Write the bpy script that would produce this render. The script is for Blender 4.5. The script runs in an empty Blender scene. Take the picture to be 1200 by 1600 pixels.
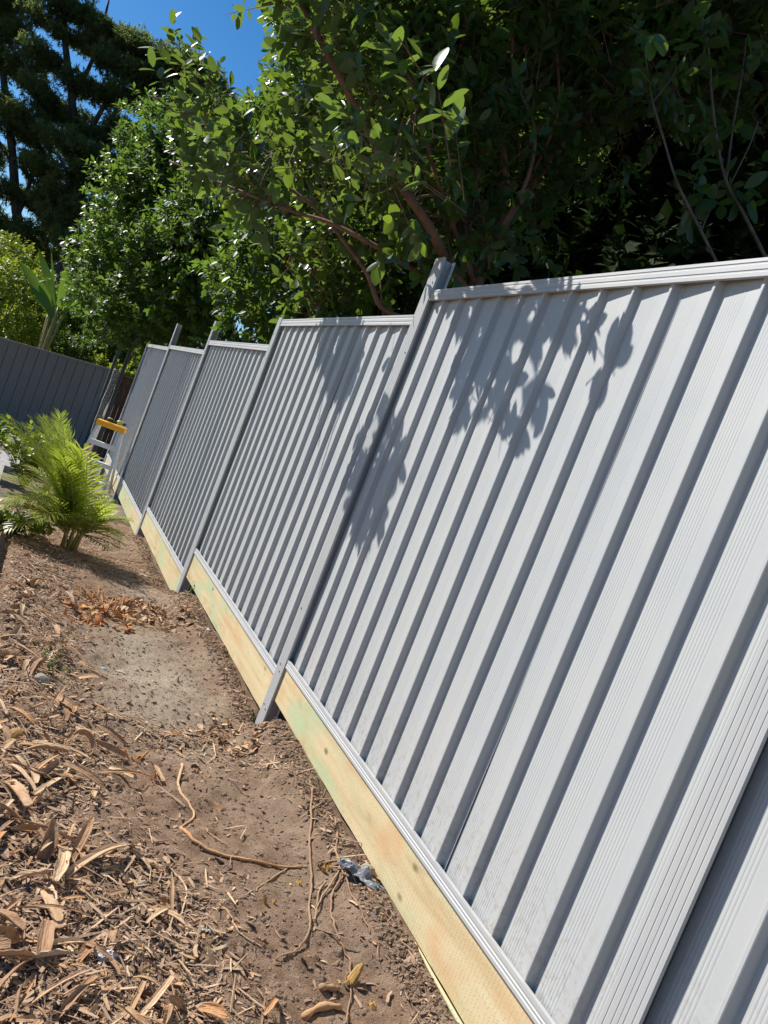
import bpy, bmesh, math, random
import numpy as np
from mathutils import Vector, Matrix

rng = np.random.default_rng(7)
random.seed(7)
scene = bpy.context.scene
COL = scene.collection

# ------------------------------------------------------------------ camera, sky, sun, exposure
CAM_LOC=(-1.404,-0.849,1.301)
CAM_R=(0.842883,-0.393923,0.366568)
CAM_U=(-0.303191,0.215121,0.928331)
CAM_F=(0.444548,0.893615,-0.061888)
FPX=1195.05

cam_data = bpy.data.cameras.new('camera')
cam_data.sensor_fit = 'VERTICAL'
cam_data.sensor_height = 36.0
cam_data.lens = 36.0 * FPX / 1600.0
cam_data.clip_start = 0.02
cam_data.clip_end = 500.0
cam = bpy.data.objects.new('camera', cam_data)
COL.objects.link(cam)
_m = Matrix.Identity(4)
for _i in range(3):
    _m[_i][0] = CAM_R[_i]; _m[_i][1] = CAM_U[_i]; _m[_i][2] = -CAM_F[_i]; _m[_i][3] = CAM_LOC[_i]
cam.matrix_world = _m
scene.camera = cam

SUN_EL = math.radians(38.4)
SUN_AZ = math.radians(-37.0)          # from +Y towards +X
SUN = Vector((math.cos(SUN_EL) * math.sin(SUN_AZ), math.cos(SUN_EL) * math.cos(SUN_AZ), math.sin(SUN_EL)))
world = bpy.data.worlds.new('World')
scene.world = world
world.use_nodes = True
wn = world.node_tree
wn.nodes.clear()
sky = wn.nodes.new('ShaderNodeTexSky')
sky.sky_type = 'NISHITA'
sky.sun_disc = False
sky.sun_elevation = SUN_EL
sky.sun_rotation = SUN_AZ
sky.altitude = 0
sky.air_density = 1.0
sky.dust_density = 0.2
sky.ozone_density = 5.0
bg = wn.nodes.new('ShaderNodeBackground')
bg.inputs['Strength'].default_value = 0.078
wo = wn.nodes.new('ShaderNodeOutputWorld')
hs = wn.nodes.new('ShaderNodeHueSaturation')
hs.inputs['Saturation'].default_value = 1.28
wn.links.new(sky.outputs[0], hs.inputs['Color'])
wn.links.new(hs.outputs[0], bg.inputs[0])
wn.links.new(bg.outputs[0], wo.inputs[0])

sun_data = bpy.data.lights.new('sun', 'SUN')
sun_data.energy = 5.0
sun_data.angle = math.radians(0.47)
sun_data.color = (1.0, 0.96, 0.90)
sun = bpy.data.objects.new('sun', sun_data)
COL.objects.link(sun)
sun.rotation_euler = SUN.to_track_quat('Z', 'Y').to_euler()

scene.view_settings.view_transform = 'Standard'
scene.view_settings.look = 'None'
scene.view_settings.gamma = 1.0
scene.view_settings.use_curve_mapping = False
scene.view_settings.exposure = 0.5

# ------------------------------------------------------------------ helpers
def tag(o, label=None, cat=None, group=None, kind=None):
    if label: o['label'] = label
    if cat: o['category'] = cat
    if group: o['group'] = group
    if kind: o['kind'] = kind
    return o

def link(name, me, mat=None, parent=None, loc=None):
    o = bpy.data.objects.new(name, me)
    COL.objects.link(o)
    if mat is not None and me is not None and len(me.materials) == 0:
        me.materials.append(mat)
    if parent is not None: o.parent = parent
    if loc is not None: o.location = loc
    return o

def empty(name, loc, rz=0.0):
    o = bpy.data.objects.new(name, None)
    o.empty_display_size = 0.1
    COL.objects.link(o)
    o.location = loc
    o.rotation_euler = (0, 0, rz)
    return o

class MB:
    """collects verts and faces, builds one mesh"""
    def __init__(s): s.v = []; s.f = []
    def add(s, vs, fs):
        n = len(s.v)
        s.v.extend([tuple(q) for q in vs])
        s.f.extend([tuple(i + n for i in f) for f in fs])
    def box(s, lo, hi):
        x0, y0, z0 = lo; x1, y1, z1 = hi
        s.add([(x0,y0,z0),(x1,y0,z0),(x1,y1,z0),(x0,y1,z0),(x0,y0,z1),(x1,y0,z1),(x1,y1,z1),(x0,y1,z1)],
              [(0,3,2,1),(4,5,6,7),(0,1,5,4),(1,2,6,5),(2,3,7,6),(3,0,4,7)])
    def bar(s, a, b, w, h, up=(0,0,1), w2=None, h2=None):
        a = Vector(a); b = Vector(b); d = (b - a).normalized()
        up = Vector(up); sd = d.cross(up)
        if sd.length < 1e-4: sd = d.cross(Vector((0,1,0)))
        sd.normalize(); u = sd.cross(d)
        w2 = w if w2 is None else w2; h2 = h if h2 is None else h2
        vs = []
        for p, ww, hh in ((a, w, h), (b, w2, h2)):
            for sx, sy in ((-1,-1),(1,-1),(1,1),(-1,1)):
                vs.append(p + sd * (ww * sx / 2) + u * (hh * sy / 2))
        s.add(vs, [(3,2,1,0),(4,5,6,7),(0,1,5,4),(1,2,6,5),(2,3,7,6),(3,0,4,7)])
    def tube(s, pts, rad, n=6, cap=True):
        pts = [Vector(p) for p in pts]
        if not hasattr(rad, '__len__'): rad = [rad] * len(pts)
        vs = []; ref = None
        for i, p in enumerate(pts):
            d = (pts[min(i+1, len(pts)-1)] - pts[max(i-1, 0)])
            d = d.normalized() if d.length > 1e-9 else Vector((0,0,1))
            if ref is None:
                ref = Vector((0,0,1)) if abs(d.z) < .9 else Vector((1,0,0))
            u = d.cross(ref); u.normalize(); w = u.cross(d); ref = w
            for k in range(n):
                a = 2 * math.pi * k / n
                vs.append(p + (u * math.cos(a) + w * math.sin(a)) * rad[i])
        fs = []
        for i in range(len(pts) - 1):
            for k in range(n):
                fs.append((i*n+k, i*n+(k+1) % n, (i+1)*n+(k+1) % n, (i+1)*n+k))
        if cap:
            fs.append(tuple(range(n-1, -1, -1))); fs.append(tuple((len(pts)-1)*n + k for k in range(n)))
        s.add(vs, fs)
    def mesh(s, smooth=False):
        me = bpy.data.meshes.new('m')
        me.from_pydata(s.v, [], s.f)
        me.polygons.foreach_set('use_smooth', [bool(smooth)] * len(me.polygons))
        me.update()
        return me
    def build(s, name, mat, parent=None, loc=None, smooth=False):
        return link(name, s.mesh(smooth), mat, parent, loc)

def np_mesh(V, faces_idx, loops_per, smooth=True, tone=None):
    """V (n,3), faces_idx flat loop indices, loops_per: array of face sizes"""
    me = bpy.data.meshes.new('m')
    V = np.ascontiguousarray(V, dtype=np.float32)
    me.vertices.add(len(V)); me.vertices.foreach_set('co', V.ravel())
    fi = np.ascontiguousarray(faces_idx, dtype=np.int32)
    me.loops.add(len(fi)); me.loops.foreach_set('vertex_index', fi)
    lp = np.ascontiguousarray(loops_per, dtype=np.int32)
    st = np.concatenate([[0], np.cumsum(lp)[:-1]]).astype(np.int32)
    me.polygons.add(len(lp)); me.polygons.foreach_set('loop_start', st)
    try: me.polygons.foreach_set('loop_total', lp)
    except Exception: pass
    me.polygons.foreach_set('use_smooth', np.full(len(lp), bool(smooth)))
    if tone is not None:
        at = me.attributes.new('tone', 'FLOAT', 'POINT')
        at.data.foreach_set('value', np.ascontiguousarray(tone, dtype=np.float32))
    me.update(calc_edges=True)
    return me

def stamp(tv, tf, O, X, Y, Z, S, tone=None, smooth=True):
    """copies template verts tv (k,3), faces tf into frames O,X,Y,Z (n,3) scaled S (n,3)"""
    tv = np.asarray(tv, float); n = len(O); k = len(tv)
    V = (O[:, None, :] + tv[None, :, 0:1] * (X * S[:, 0:1])[:, None, :] + tv[None, :, 1:2] * (Y * S[:, 1:2])[:, None, :]
         + tv[None, :, 2:3] * (Z * S[:, 2:3])[:, None, :]).reshape(-1, 3)
    fl = np.concatenate([np.array(f) for f in tf]); lp = np.array([len(f) for f in tf])
    F = (fl[None, :] + (np.arange(n) * k)[:, None]).ravel()
    T = None if tone is None else np.repeat(tone, k)
    return np_mesh(V, F, np.tile(lp, n), smooth, T)

def nrm(a): return a / np.maximum(np.linalg.norm(a, axis=-1, keepdims=True), 1e-9)

def vnoise(x, y, sc, seed):
    x = np.asarray(x, float) / sc; y = np.asarray(y, float) / sc
    r = np.random.default_rng(seed).random((256, 256))
    xi = np.floor(x).astype(int); yi = np.floor(y).astype(int)
    fx = x - xi; fy = y - yi
    fx = fx*fx*(3-2*fx); fy = fy*fy*(3-2*fy)
    a = r[xi % 256, yi % 256]; b = r[(xi+1) % 256, yi % 256]; c = r[xi % 256, (yi+1) % 256]; d = r[(xi+1) % 256, (yi+1) % 256]
    return (a*(1-fx)+b*fx)*(1-fy) + (c*(1-fx)+d*fx)*fy

# ------------------------------------------------------------------ materials
def new_mat(name):
    m = bpy.data.materials.new(name); m.use_nodes = True
    nt = m.node_tree; nt.nodes.clear()
    out = nt.nodes.new('ShaderNodeOutputMaterial')
    b = nt.nodes.new('ShaderNodeBsdfPrincipled')
    nt.links.new(b.outputs[0], out.inputs[0])
    return m, nt, b, out

def N(nt, t, **kw):
    n = nt.nodes.new(t)
    for k, v in kw.items():
        if k.startswith('i_'): n.inputs[int(k[2:])].default_value = v
        else: setattr(n, k, v)
    return n

def noise(nt, scale, detail=4, rough=.55, coord='Object', stretch=None):
    tc = N(nt, 'ShaderNodeTexCoord')
    src = tc.outputs[coord]
    if stretch:
        mp = N(nt, 'ShaderNodeMapping'); mp.inputs['Scale'].default_value = stretch
        nt.links.new(src, mp.inputs[0]); src = mp.outputs[0]
    n = N(nt, 'ShaderNodeTexNoise'); n.inputs['Scale'].default_value = scale
    n.inputs['Detail'].default_value = detail; n.inputs['Roughness'].default_value = rough
    nt.links.new(src, n.inputs['Vector'])
    return n.outputs['Fac']

def ramp(nt, fac, stops):
    r = N(nt, 'ShaderNodeValToRGB')
    el = r.color_ramp.elements
    while len(el) < len(stops): el.new(.5)
    for e, (p, c) in zip(el, stops):
        e.position = p; e.color = (c[0], c[1], c[2], 1) if hasattr(c, '__len__') else (c, c, c, 1)
    nt.links.new(fac, r.inputs[0])
    return r.outputs[0]

def mixc(nt, fac, a, b, mode='MIX'):
    m = N(nt, 'ShaderNodeMix', data_type='RGBA', blend_type=mode)
    for sock, v in ((m.inputs[0], fac), (m.inputs[6], a), (m.inputs[7], b)):
        if isinstance(v, bpy.types.NodeSocket): nt.links.new(v, sock)
        elif hasattr(v, '__len__'): sock.default_value = (v[0], v[1], v[2], 1)
        else: sock.default_value = v
    return m.outputs[2]

def bump(nt, b, h, strength, dist):
    bp = N(nt, 'ShaderNodeBump'); bp.inputs['Strength'].default_value = strength; bp.inputs['Distance'].default_value = dist
    nt.links.new(h, bp.inputs['Height']); nt.links.new(bp.outputs[0], b.inputs['Normal'])

def mat_simple(name, c1, c2, scale=8, rough=.6, metal=0, spec=.5, bmp=None, stretch=None, detail=4):
    m, nt, b, o = new_mat(name)
    f = noise(nt, scale, detail, stretch=stretch)
    nt.links.new(ramp(nt, f, [(.3, c1), (.7, c2)]), b.inputs['Base Color'])
    b.inputs['Roughness'].default_value = rough; b.inputs['Metallic'].default_value = metal
    b.inputs['Specular IOR Level'].default_value = spec
    if bmp: bump(nt, b, f, bmp[0], bmp[1])
    return m

M = {}
# painted steel: faint dust and smears, slightly wavy
def painted(name, c, dust, splash=False):
    m, nt, b, o = new_mat(name)
    f = noise(nt, 3.0, 6, .6); g = noise(nt, 60, 2, .5, stretch=(1, 1, .12))
    col = mixc(nt, ramp(nt, f, [(.36, 0.0), (.72, .5)]), c, dust)
    col = mixc(nt, ramp(nt, g, [(.5, 0.0), (.85, .16)]), col, dust)
    if splash:
        at = N(nt, 'ShaderNodeAttribute', attribute_name='tone')
        sp = noise(nt, 42, 5, .7)
        ml = N(nt, 'ShaderNodeMath', operation='MULTIPLY')
        nt.links.new(ramp(nt, at.outputs['Fac'], [(.02, .75), (.34, 0.0)]), ml.inputs[0])
        nt.links.new(ramp(nt, sp, [(.50, 0.0), (.66, 1.0)]), ml.inputs[1])
        col = mixc(nt, ml.outputs[0], col, (.33, .27, .21))
    nt.links.new(col, b.inputs['Base Color'])
    b.inputs['Roughness'].default_value = .42
    b.inputs['Specular IOR Level'].default_value = .4
    nt.links.new(ramp(nt, f, [(.3, .36), (.8, .56)]), b.inputs['Roughness'])
    bump(nt, b, noise(nt, 5, 2), .06, .01)
    return m
M['steel'] = painted('painted_steel_light_grey', (.450, .462, .462), (.50, .49, .455), True)
M['steel_post'] = painted('painted_steel_post', (.46, .465, .465), (.52, .50, .45))
M['steel_dark'] = painted('painted_steel_charcoal', (.235, .22, .21), (.29, .27, .24))
M['steel_post_dark'] = painted('painted_steel_dusty_post', (.17, .17, .175), (.24, .23, .21))
M['screw'] = mat_simple('zinc_screw', (.25,.25,.25), (.4,.4,.4), 40, .4, .8)

def mat_pine():
    m, nt, b, o = new_mat('treated_pine')
    tc = N(nt, 'ShaderNodeTexCoord')
    info = N(nt, 'ShaderNodeObjectInfo')
    off = N(nt, 'ShaderNodeVectorMath', operation='SCALE'); off.inputs[0].default_value = (7.3, 13.1, 3.7)
    nt.links.new(info.outputs['Random'], off.inputs['Scale'])
    ad = N(nt, 'ShaderNodeVectorMath', operation='ADD'); nt.links.new(tc.outputs['Object'], ad.inputs[0]); nt.links.new(off.outputs[0], ad.inputs[1])
    def nz(scale, st, det=4, rg=.55, dist=0):
        mp = N(nt, 'ShaderNodeMapping'); mp.inputs['Scale'].default_value = st
        nt.links.new(ad.outputs[0], mp.inputs[0])
        n = N(nt, 'ShaderNodeTexNoise'); n.inputs['Scale'].default_value = scale; n.inputs['Detail'].default_value = det
        n.inputs['Roughness'].default_value = rg; n.inputs['Distortion'].default_value = dist
        nt.links.new(mp.outputs[0], n.inputs['Vector']); return n.outputs['Fac']
    grain = nz(30, (1, .06, 1), 5, .6, .4)
    base = ramp(nt, grain, [(.25, (.57, .42, .225)), (.5, (.66, .525, .305)), (.8, (.71, .60, .38))])
    patch = nz(2.6, (1, .5, 1.6), 3, .6, .8)
    col = mixc(nt, ramp(nt, patch, [(.43, 0.0), (.60, .75)]), base, (.43, .55, .32))
    pk = nz(4.5, (1, .8, 1.4), 2, .5)
    col = mixc(nt, ramp(nt, pk, [(.56, 0.0), (.70, .55)]), col, (.64, .36, .17))
    # knots
    vo = N(nt, 'ShaderNodeTexVoronoi'); vo.inputs['Scale'].default_value = 1.0
    mp = N(nt, 'ShaderNodeMapping'); mp.inputs['Scale'].default_value = (.01, 5.0, 9.)
    nt.links.new(ad.outputs[0], mp.inputs[0]); nt.links.new(mp.outputs[0], vo.inputs['Vector'])
    col = mixc(nt, ramp(nt, vo.outputs['Distance'], [(.04, .9), (.13, 0.0)]), col, (.16, .14, .05))
    # rows of incising marks
    vo2 = N(nt, 'ShaderNodeTexVoronoi'); vo2.inputs['Scale'].default_value = 1.0; vo2.inputs['Randomness'].default_value = .25
    mp2 = N(nt, 'ShaderNodeMapping'); mp2.inputs['Scale'].default_value = (.01, 70., 130.)
    nt.links.new(ad.outputs[0], mp2.inputs[0]); nt.links.new(mp2.outputs[0], vo2.inputs['Vector'])
    dots = ramp(nt, vo2.outputs['Distance'], [(.10, .7), (.26, 0.0)])
    col = mixc(nt, dots, col, (.36, .25, .10))
    dirt = nz(5, (1, .6, 2.0), 5, .7)
    col = mixc(nt, ramp(nt, dirt, [(.56, 0.0), (.75, .55)]), col, (.30, .21, .13))
    nt.links.new(col, b.inputs['Base Color'])
    b.inputs['Roughness'].default_value = .75; b.inputs['Specular IOR Level'].default_value = .25
    bump(nt, b, grain, .25, .004)
    return m
M['pine'] = mat_pine()

def mat_soil():
    m, nt, b, o = new_mat('garden_soil')
    big = noise(nt, 1.5, 5, .6); mid = noise(nt, 14, 6, .65); fine = noise(nt, 120, 4, .7); grit = noise(nt, 330, 2, .6)
    col = ramp(nt, mid, [(.25, (.135, .082, .052)), (.5, (.285, .184, .120)), (.75, (.395, .275, .188))])
    at = N(nt, 'ShaderNodeAttribute', attribute_name='tone')
    dust = mixc(nt, ramp(nt, fine, [(.3, 0.0), (.7, 1.0)]), (.34, .268, .192), (.48, .395, .295))
    col = mixc(nt, at.outputs['Fac'], col, dust)
    col = mixc(nt, ramp(nt, fine, [(.25, .6), (.5, 0.0)]), col, (.055, .036, .026))
    col = mixc(nt, ramp(nt, grit, [(.62, 0.0), (.78, .55)]), col, (.42, .34, .26))
    col = mixc(nt, ramp(nt, big, [(.35, .30), (.6, 0.0)]), col, (.16, .108, .078))
    nt.links.new(col, b.inputs['Base Color'])
    b.inputs['Roughness'].default_value = .95; b.inputs['Specular IOR Level'].default_value = .1
    h = N(nt, 'ShaderNodeMath', operation='ADD'); nt.links.new(fine, h.inputs[0]); nt.links.new(grit, h.inputs[1])
    bump(nt, b, h.outputs[0], .8, .008)
    return m
M['soil'] = mat_soil()
M['soil_far'] = mat_simple('bare_earth', (.10, .07, .05), (.22, .17, .12), 3, .95, bmp=(.5, .03))

def mat_tone(name, stops, rough=.75, spec=.25, bsc=60, bst=.3, bd=.003, var=.25, st=None):
    """colour picked by the 'tone' attribute (or a random per object), plus fine grain"""
    m, nt, b, o = new_mat(name)
    at = N(nt, 'ShaderNodeAttribute', attribute_name='tone')
    info = N(nt, 'ShaderNodeObjectInfo')
    ad = N(nt, 'ShaderNodeMath', operation='ADD'); nt.links.new(at.outputs['Fac'], ad.inputs[0]); nt.links.new(info.outputs['Random'], ad.inputs[1])
    fr = N(nt, 'ShaderNodeMath', operation='FRACT'); nt.links.new(ad.outputs[0], fr.inputs[0])
    col = ramp(nt, fr.outputs[0], stops)
    g = noise(nt, bsc, 4, .6, stretch=st)
    col = mixc(nt, ramp(nt, g, [(.3, var), (.7, 0.0)]), col, (.05, .03, .02))
    nt.links.new(col, b.inputs['Base Color'])
    b.inputs['Roughness'].default_value = rough; b.inputs['Specular IOR Level'].default_value = spec
    bump(nt, b, g, bst, bd)
    return m
WOODS = [(.0, (.20, .12, .078)), (.2, (.37, .24, .15)), (.38, (.50, .335, .205)), (.52, (.67, .48, .30)), (.64, (.32, .215, .15)), (.78, (.46, .32, .21)), (.88, (.58, .31, .13)), (1.0, (.25, .165, .115))]
M['chip'] = mat_tone('wood_mulch', WOODS)
M['bark_strip'] = mat_tone('dry_bark_strip', [(.0, (.33, .185, .10)), (.25, (.57, .35, .19)), (.5, (.74, .53, .33)), (.75, (.56, .29, .125)), (1.0, (.38, .24, .15))], bsc=9, bst=.5, bd=.03, var=.32, st=(1, .12, 1))
M['orange'] = mat_tone('fresh_cut_orange_wood', [(.0, (.50, .18, .045)), (.4, (.62, .28, .08)), (.75, (.70, .42, .18)), (1.0, (.40, .15, .05))])
M['vine'] = mat_tone('dry_root', [(.0, (.30, .18, .11)), (.5, (.40, .25, .15)), (1.0, (.45, .30, .18))])
M['stub'] = mat_tone('cut_cane', [(.0, (.38, .22, .06)), (.5, (.52, .32, .10)), (1.0, (.30, .16, .06))])
M['stone'] = mat_simple('pale_stone', (.26, .22, .17), (.42, .36, .28), 25, .9, bmp=(.5, .01))
M['paper'] = mat_simple('white_scrap', (.6, .59, .55), (.75, .74, .70), 20, .8)
M['plastic'] = mat_simple('grey_plastic_scrap', (.14, .145, .155), (.30, .31, .32), 14, .5, spec=.4, bmp=(.4, .01))
M['dead_leaf'] = mat_simple('dead_leaf', (.20, .09, .03), (.42, .24, .11), 18, .6)
M['bark'] = mat_simple('reddish_bark', (.12, .055, .032), (.27, .135, .075), 18, .8, bmp=(.6, .01), stretch=(1, 1, .25))
M['bark_pale'] = mat_simple('pale_trunk_bark', (.20, .13, .09), (.40, .29, .20), 14, .85, bmp=(.7, .015), stretch=(1, 1, .3))
M['bark_dark'] = mat_simple('dark_trunk_bark', (.022, .018, .015), (.06, .047, .037), 6, .9, bmp=(.7, .03), stretch=(1, 1, .3))
M['twig_grey'] = mat_simple('grey_twig', (.10, .075, .055), (.19, .145, .11), 20, .85)

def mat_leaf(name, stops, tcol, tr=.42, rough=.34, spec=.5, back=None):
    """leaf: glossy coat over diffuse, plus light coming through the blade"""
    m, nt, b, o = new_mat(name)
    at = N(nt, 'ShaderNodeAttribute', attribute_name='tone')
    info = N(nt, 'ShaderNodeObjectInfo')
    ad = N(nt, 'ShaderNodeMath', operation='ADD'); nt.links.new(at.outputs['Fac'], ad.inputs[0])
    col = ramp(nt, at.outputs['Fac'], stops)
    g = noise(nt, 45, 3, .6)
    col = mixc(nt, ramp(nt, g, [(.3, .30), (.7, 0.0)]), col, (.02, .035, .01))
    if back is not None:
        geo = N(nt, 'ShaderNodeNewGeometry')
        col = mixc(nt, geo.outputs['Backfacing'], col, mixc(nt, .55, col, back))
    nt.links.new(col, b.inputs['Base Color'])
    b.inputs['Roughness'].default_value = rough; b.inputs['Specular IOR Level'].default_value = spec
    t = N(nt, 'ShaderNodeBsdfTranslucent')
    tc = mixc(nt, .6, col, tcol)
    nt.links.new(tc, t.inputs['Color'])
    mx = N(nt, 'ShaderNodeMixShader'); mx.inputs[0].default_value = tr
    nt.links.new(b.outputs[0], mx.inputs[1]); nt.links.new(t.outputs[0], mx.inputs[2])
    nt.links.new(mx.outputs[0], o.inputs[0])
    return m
GREEN = [(.0, (.030, .042, .012)), (.4, (.045, .095, .018)), (.75, (.080, .150, .024)), (.93, (.16, .25, .03)), (1.0, (.30, .34, .035))]
M['leaf'] = mat_leaf('broad_glossy_leaf', GREEN, (.30, .46, .03), .40, .33, .55, (.10, .13, .07))
M['leaf_small'] = mat_leaf('small_glossy_leaf', GREEN, (.26, .44, .03), .42, .46, .40, (.10, .13, .06))
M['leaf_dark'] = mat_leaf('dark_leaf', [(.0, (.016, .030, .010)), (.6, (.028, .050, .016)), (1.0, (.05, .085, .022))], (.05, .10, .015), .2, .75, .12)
M['leaf_yellow'] = mat_leaf('yellow_green_leaf', [(.0, (.08, .15, .02)), (.5, (.19, .28, .03)), (.85, (.34, .40, .04)), (1.0, (.50, .44, .03))], (.48, .56, .03), .42, .45, .3)
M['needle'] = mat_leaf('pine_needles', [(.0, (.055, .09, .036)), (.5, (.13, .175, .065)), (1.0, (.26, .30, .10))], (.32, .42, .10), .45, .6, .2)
M['palm'] = mat_leaf('palm_leaflet', [(.0, (.08, .16, .018)), (.4, (.20, .32, .03)), (.75, (.38, .46, .06)), (1.0, (.62, .58, .24))], (.60, .70, .06), .52, .4, .4)
M['palm_stem'] = mat_simple('palm_cane', (.22, .22, .05), (.42, .30, .09), 14, .6, stretch=(1, 1, .3))
M['paddle'] = mat_leaf('paddle_leaf', [(.0, (.06, .13, .025)), (1.0, (.12, .22, .035))], (.30, .48, .04), .45, .4, .4)
M['flower'] = mat_simple('orange_flower', (.75, .38, .02), (.85, .52, .05), 10, .6)
M['alu'] = mat_simple('ladder_aluminium', (.66, .65, .63), (.80, .79, .77), 12, .45, .15)
M['ladder_yellow'] = mat_simple('yellow_plastic', (.80, .36, .01), (.88, .44, .02), 10, .5)
M['red'] = mat_simple('red_strap', (.45, .04, .03), (.6, .07, .05), 10, .6)
M['tool_green'] = mat_simple('lime_plastic', (.42, .48, .03), (.52, .56, .06), 12, .5)
M['tool_black'] = mat_simple('black_rubber', (.015, .015, .016), (.035, .035, .036), 12, .6)
M['paling'] = mat_simple('old_brown_paling', (.055, .028, .017), (.17, .085, .048), 10, .85, bmp=(.5, .01), stretch=(1, 1, .1))
M['weathered'] = mat_simple('weathered_timber', (.24, .22, .19), (.42, .39, .34), 14, .9, bmp=(.4, .006), stretch=(4, .5, .5))
M['lichen'] = mat_simple('lichen_post', (.10, .085, .07), (.46, .43, .36), 26, .9, bmp=(.5, .01))
M['concrete'] = mat_simple('pale_concrete', (.26, .255, .24), (.38, .37, .35), 9, .9, bmp=(.3, .01))

# ------------------------------------------------------------------ ground
def sstep(a,b,x):
    t=np.clip((x-a)/(b-a),0,1); return t*t*(3-2*t)
def gbase(x,y):
    x=np.asarray(x,float);y=np.asarray(y,float)
    gc=np.interp(y,[-60,-3,0,1,2.36,3.5,4.64,5.5,6.97,9,12,17,30,80],[.2,.10,.03,.0,-.07,-.11,-.18,-.26,-.36,-.45,-.62,-.92,-1.3,-1.6])
    gf=np.interp(y,[-60,-3,-.2,.0,.08,.2,.5,2.14,2.28,2.42,2.52,2.7,4.3,4.55,4.72,4.86,5.0,6.7,6.9,7.02,7.15,9.0,9.5,12,17,30,80],[.2,.12,.09,-.06,-.06,.06,.055,.07,-.07,-.085,-.05,-.03,-.045,-.15,-.17,-.235,-.245,-.25,-.36,-.375,-.37,-.385,-.48,-.62,-.92,-1.3,-1.6])
    w=sstep(-.22,-.03,x)*(1-sstep(.6,2.,x))
    z=gc*(1-w)+gf*w
    m=sstep(-.6,-1.0,x)*(1-sstep(-1.07,-1.17,x))*(1-sstep(5.,6.5,y))
    z=z+.015*m-.16*sstep(-1.13,-1.23,x)*(1-sstep(-1.5,-1.9,x))*sstep(2.2,2.9,y)*(1-sstep(7.,8.,y))
    return z

def gz(x, y):
    z = gbase(x, y)
    z = z + (vnoise(x, y, .31, 1) - .5) * .030 + (vnoise(x, y, .13, 2) - .5) * .020 + (vnoise(x, y, .052, 3) - .5) * .012
    rough = .35 + .65 * sstep(-.35, -.75, x) + .5 * sstep(.3, .7, vnoise(x, y, .22, 8))
    z = z + rough * ((vnoise(x, y, .024, 4) - .5) * .010 + (vnoise(x, y, .011, 5) - .5) * .006)
    return z

def dustiness(px, py):
    d = np.exp(-(((px + .46) / .34) ** 2 + ((py - 2.75) / .75) ** 2)) * 1.25 + np.exp(-(((px + .25) / .25) ** 2 + ((py - 4.4) / .5) ** 2)) * .7
    d = d + .35 * np.exp(-(((px + .22) / .2) ** 2 + ((py - 1.2) / .6) ** 2)) + .35 * np.exp(-(((px + .3) / .5) ** 2 + ((py - 6.4) / .8) ** 2))
    return np.clip(d * (.55 + .9 * vnoise(px, py, .16, 11)) - .12, 0, 1)

def build_ground():
    x0, x1, y0, y1 = -1.75, .55, -.2, 7.6
    # finer near the camera
    ys = [y0]
    while ys[-1] < y1: ys.append(ys[-1] + .0085 + .004 * max(0., ys[-1]))
    ys = np.array(ys); xs = np.arange(x0, x1 + .001, .0095)
    XX, YY = np.meshgrid(xs, ys)
    ZZ = gz(XX, YY)
    e = np.minimum.reduce([XX - x0, x1 - XX, YY - y0, YY * 0 + (y1 - YY)])
    nx, ny = len(xs), len(ys)
    V = np.stack([XX, YY, ZZ], -1).reshape(-1, 3)
    i = (np.arange(ny - 1)[:, None] * nx + np.arange(nx - 1)[None, :]).ravel()
    F = np.stack([i, i + 1, i + nx + 1, i + nx], -1).ravel()
    px, py = XX.ravel(), YY.ravel()
    t = dustiness(px, py)
    me = np_mesh(V, F, np.full(len(i), 4), True, t)
    g = link('garden_bed', me, M['soil'])
    tag(g, kind='structure')
    # the wide ground beneath and beyond
    gx = np.unique(np.concatenate([np.linspace(-90, -8, 14), np.linspace(-8, 8, 65), np.linspace(8, 90, 14)]))
    gy = np.unique(np.concatenate([np.linspace(-60, -4, 10), np.linspace(-4, 26, 121), np.linspace(26, 160, 18)]))
    XX, YY = np.meshgrid(gx, gy)
    ZZ = gbase(XX, YY) + (vnoise(XX, YY, .7, 21) - .5) * .05
    ins = (XX > x0 + .02) & (XX < x1 - .02) & (YY > y0 + .02) & (YY < y1 - .02)
    ZZ = np.where(ins, ZZ - .25, ZZ - .02)
    nx, ny = len(gx), len(gy)
    V = np.stack([XX, YY, ZZ], -1).reshape(-1, 3)
    i = (np.arange(ny - 1)[:, None] * nx + np.arange(nx - 1)[None, :]).ravel()
    F = np.stack([i, i + 1, i + nx + 1, i + nx], -1).ravel()
    tag(link('ground', np_mesh(V, F, np.full(len(i), 4), True), M['soil_far']), kind='structure')
build_ground()
def gh(x, y): return float(gz(np.array([x]), np.array([y]))[0])

# ------------------------------------------------------------------ the new fence
YP = [.087, 2.347, 4.648, 7.025, 9.499, 11.869]         # near edge of each post
YP_ALL = [YP[0] - 2.33] + YP
POST_W, POST_D = .082, .062
TOPZ = [2.205, 2.093, 1.977, 1.783, 1.678, 1.651]       # top edges of the bays, nearest (out of frame) first
BOTZ = [.345, .245, .166, -.039, -.178, -.225]
PITCH = .152
fence = empty('metal_fence', (0, 0, 0))
tag(fence, 'new light grey ribbed steel fence stepping down beside the bed on yellow timber boards', 'fence')

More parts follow.
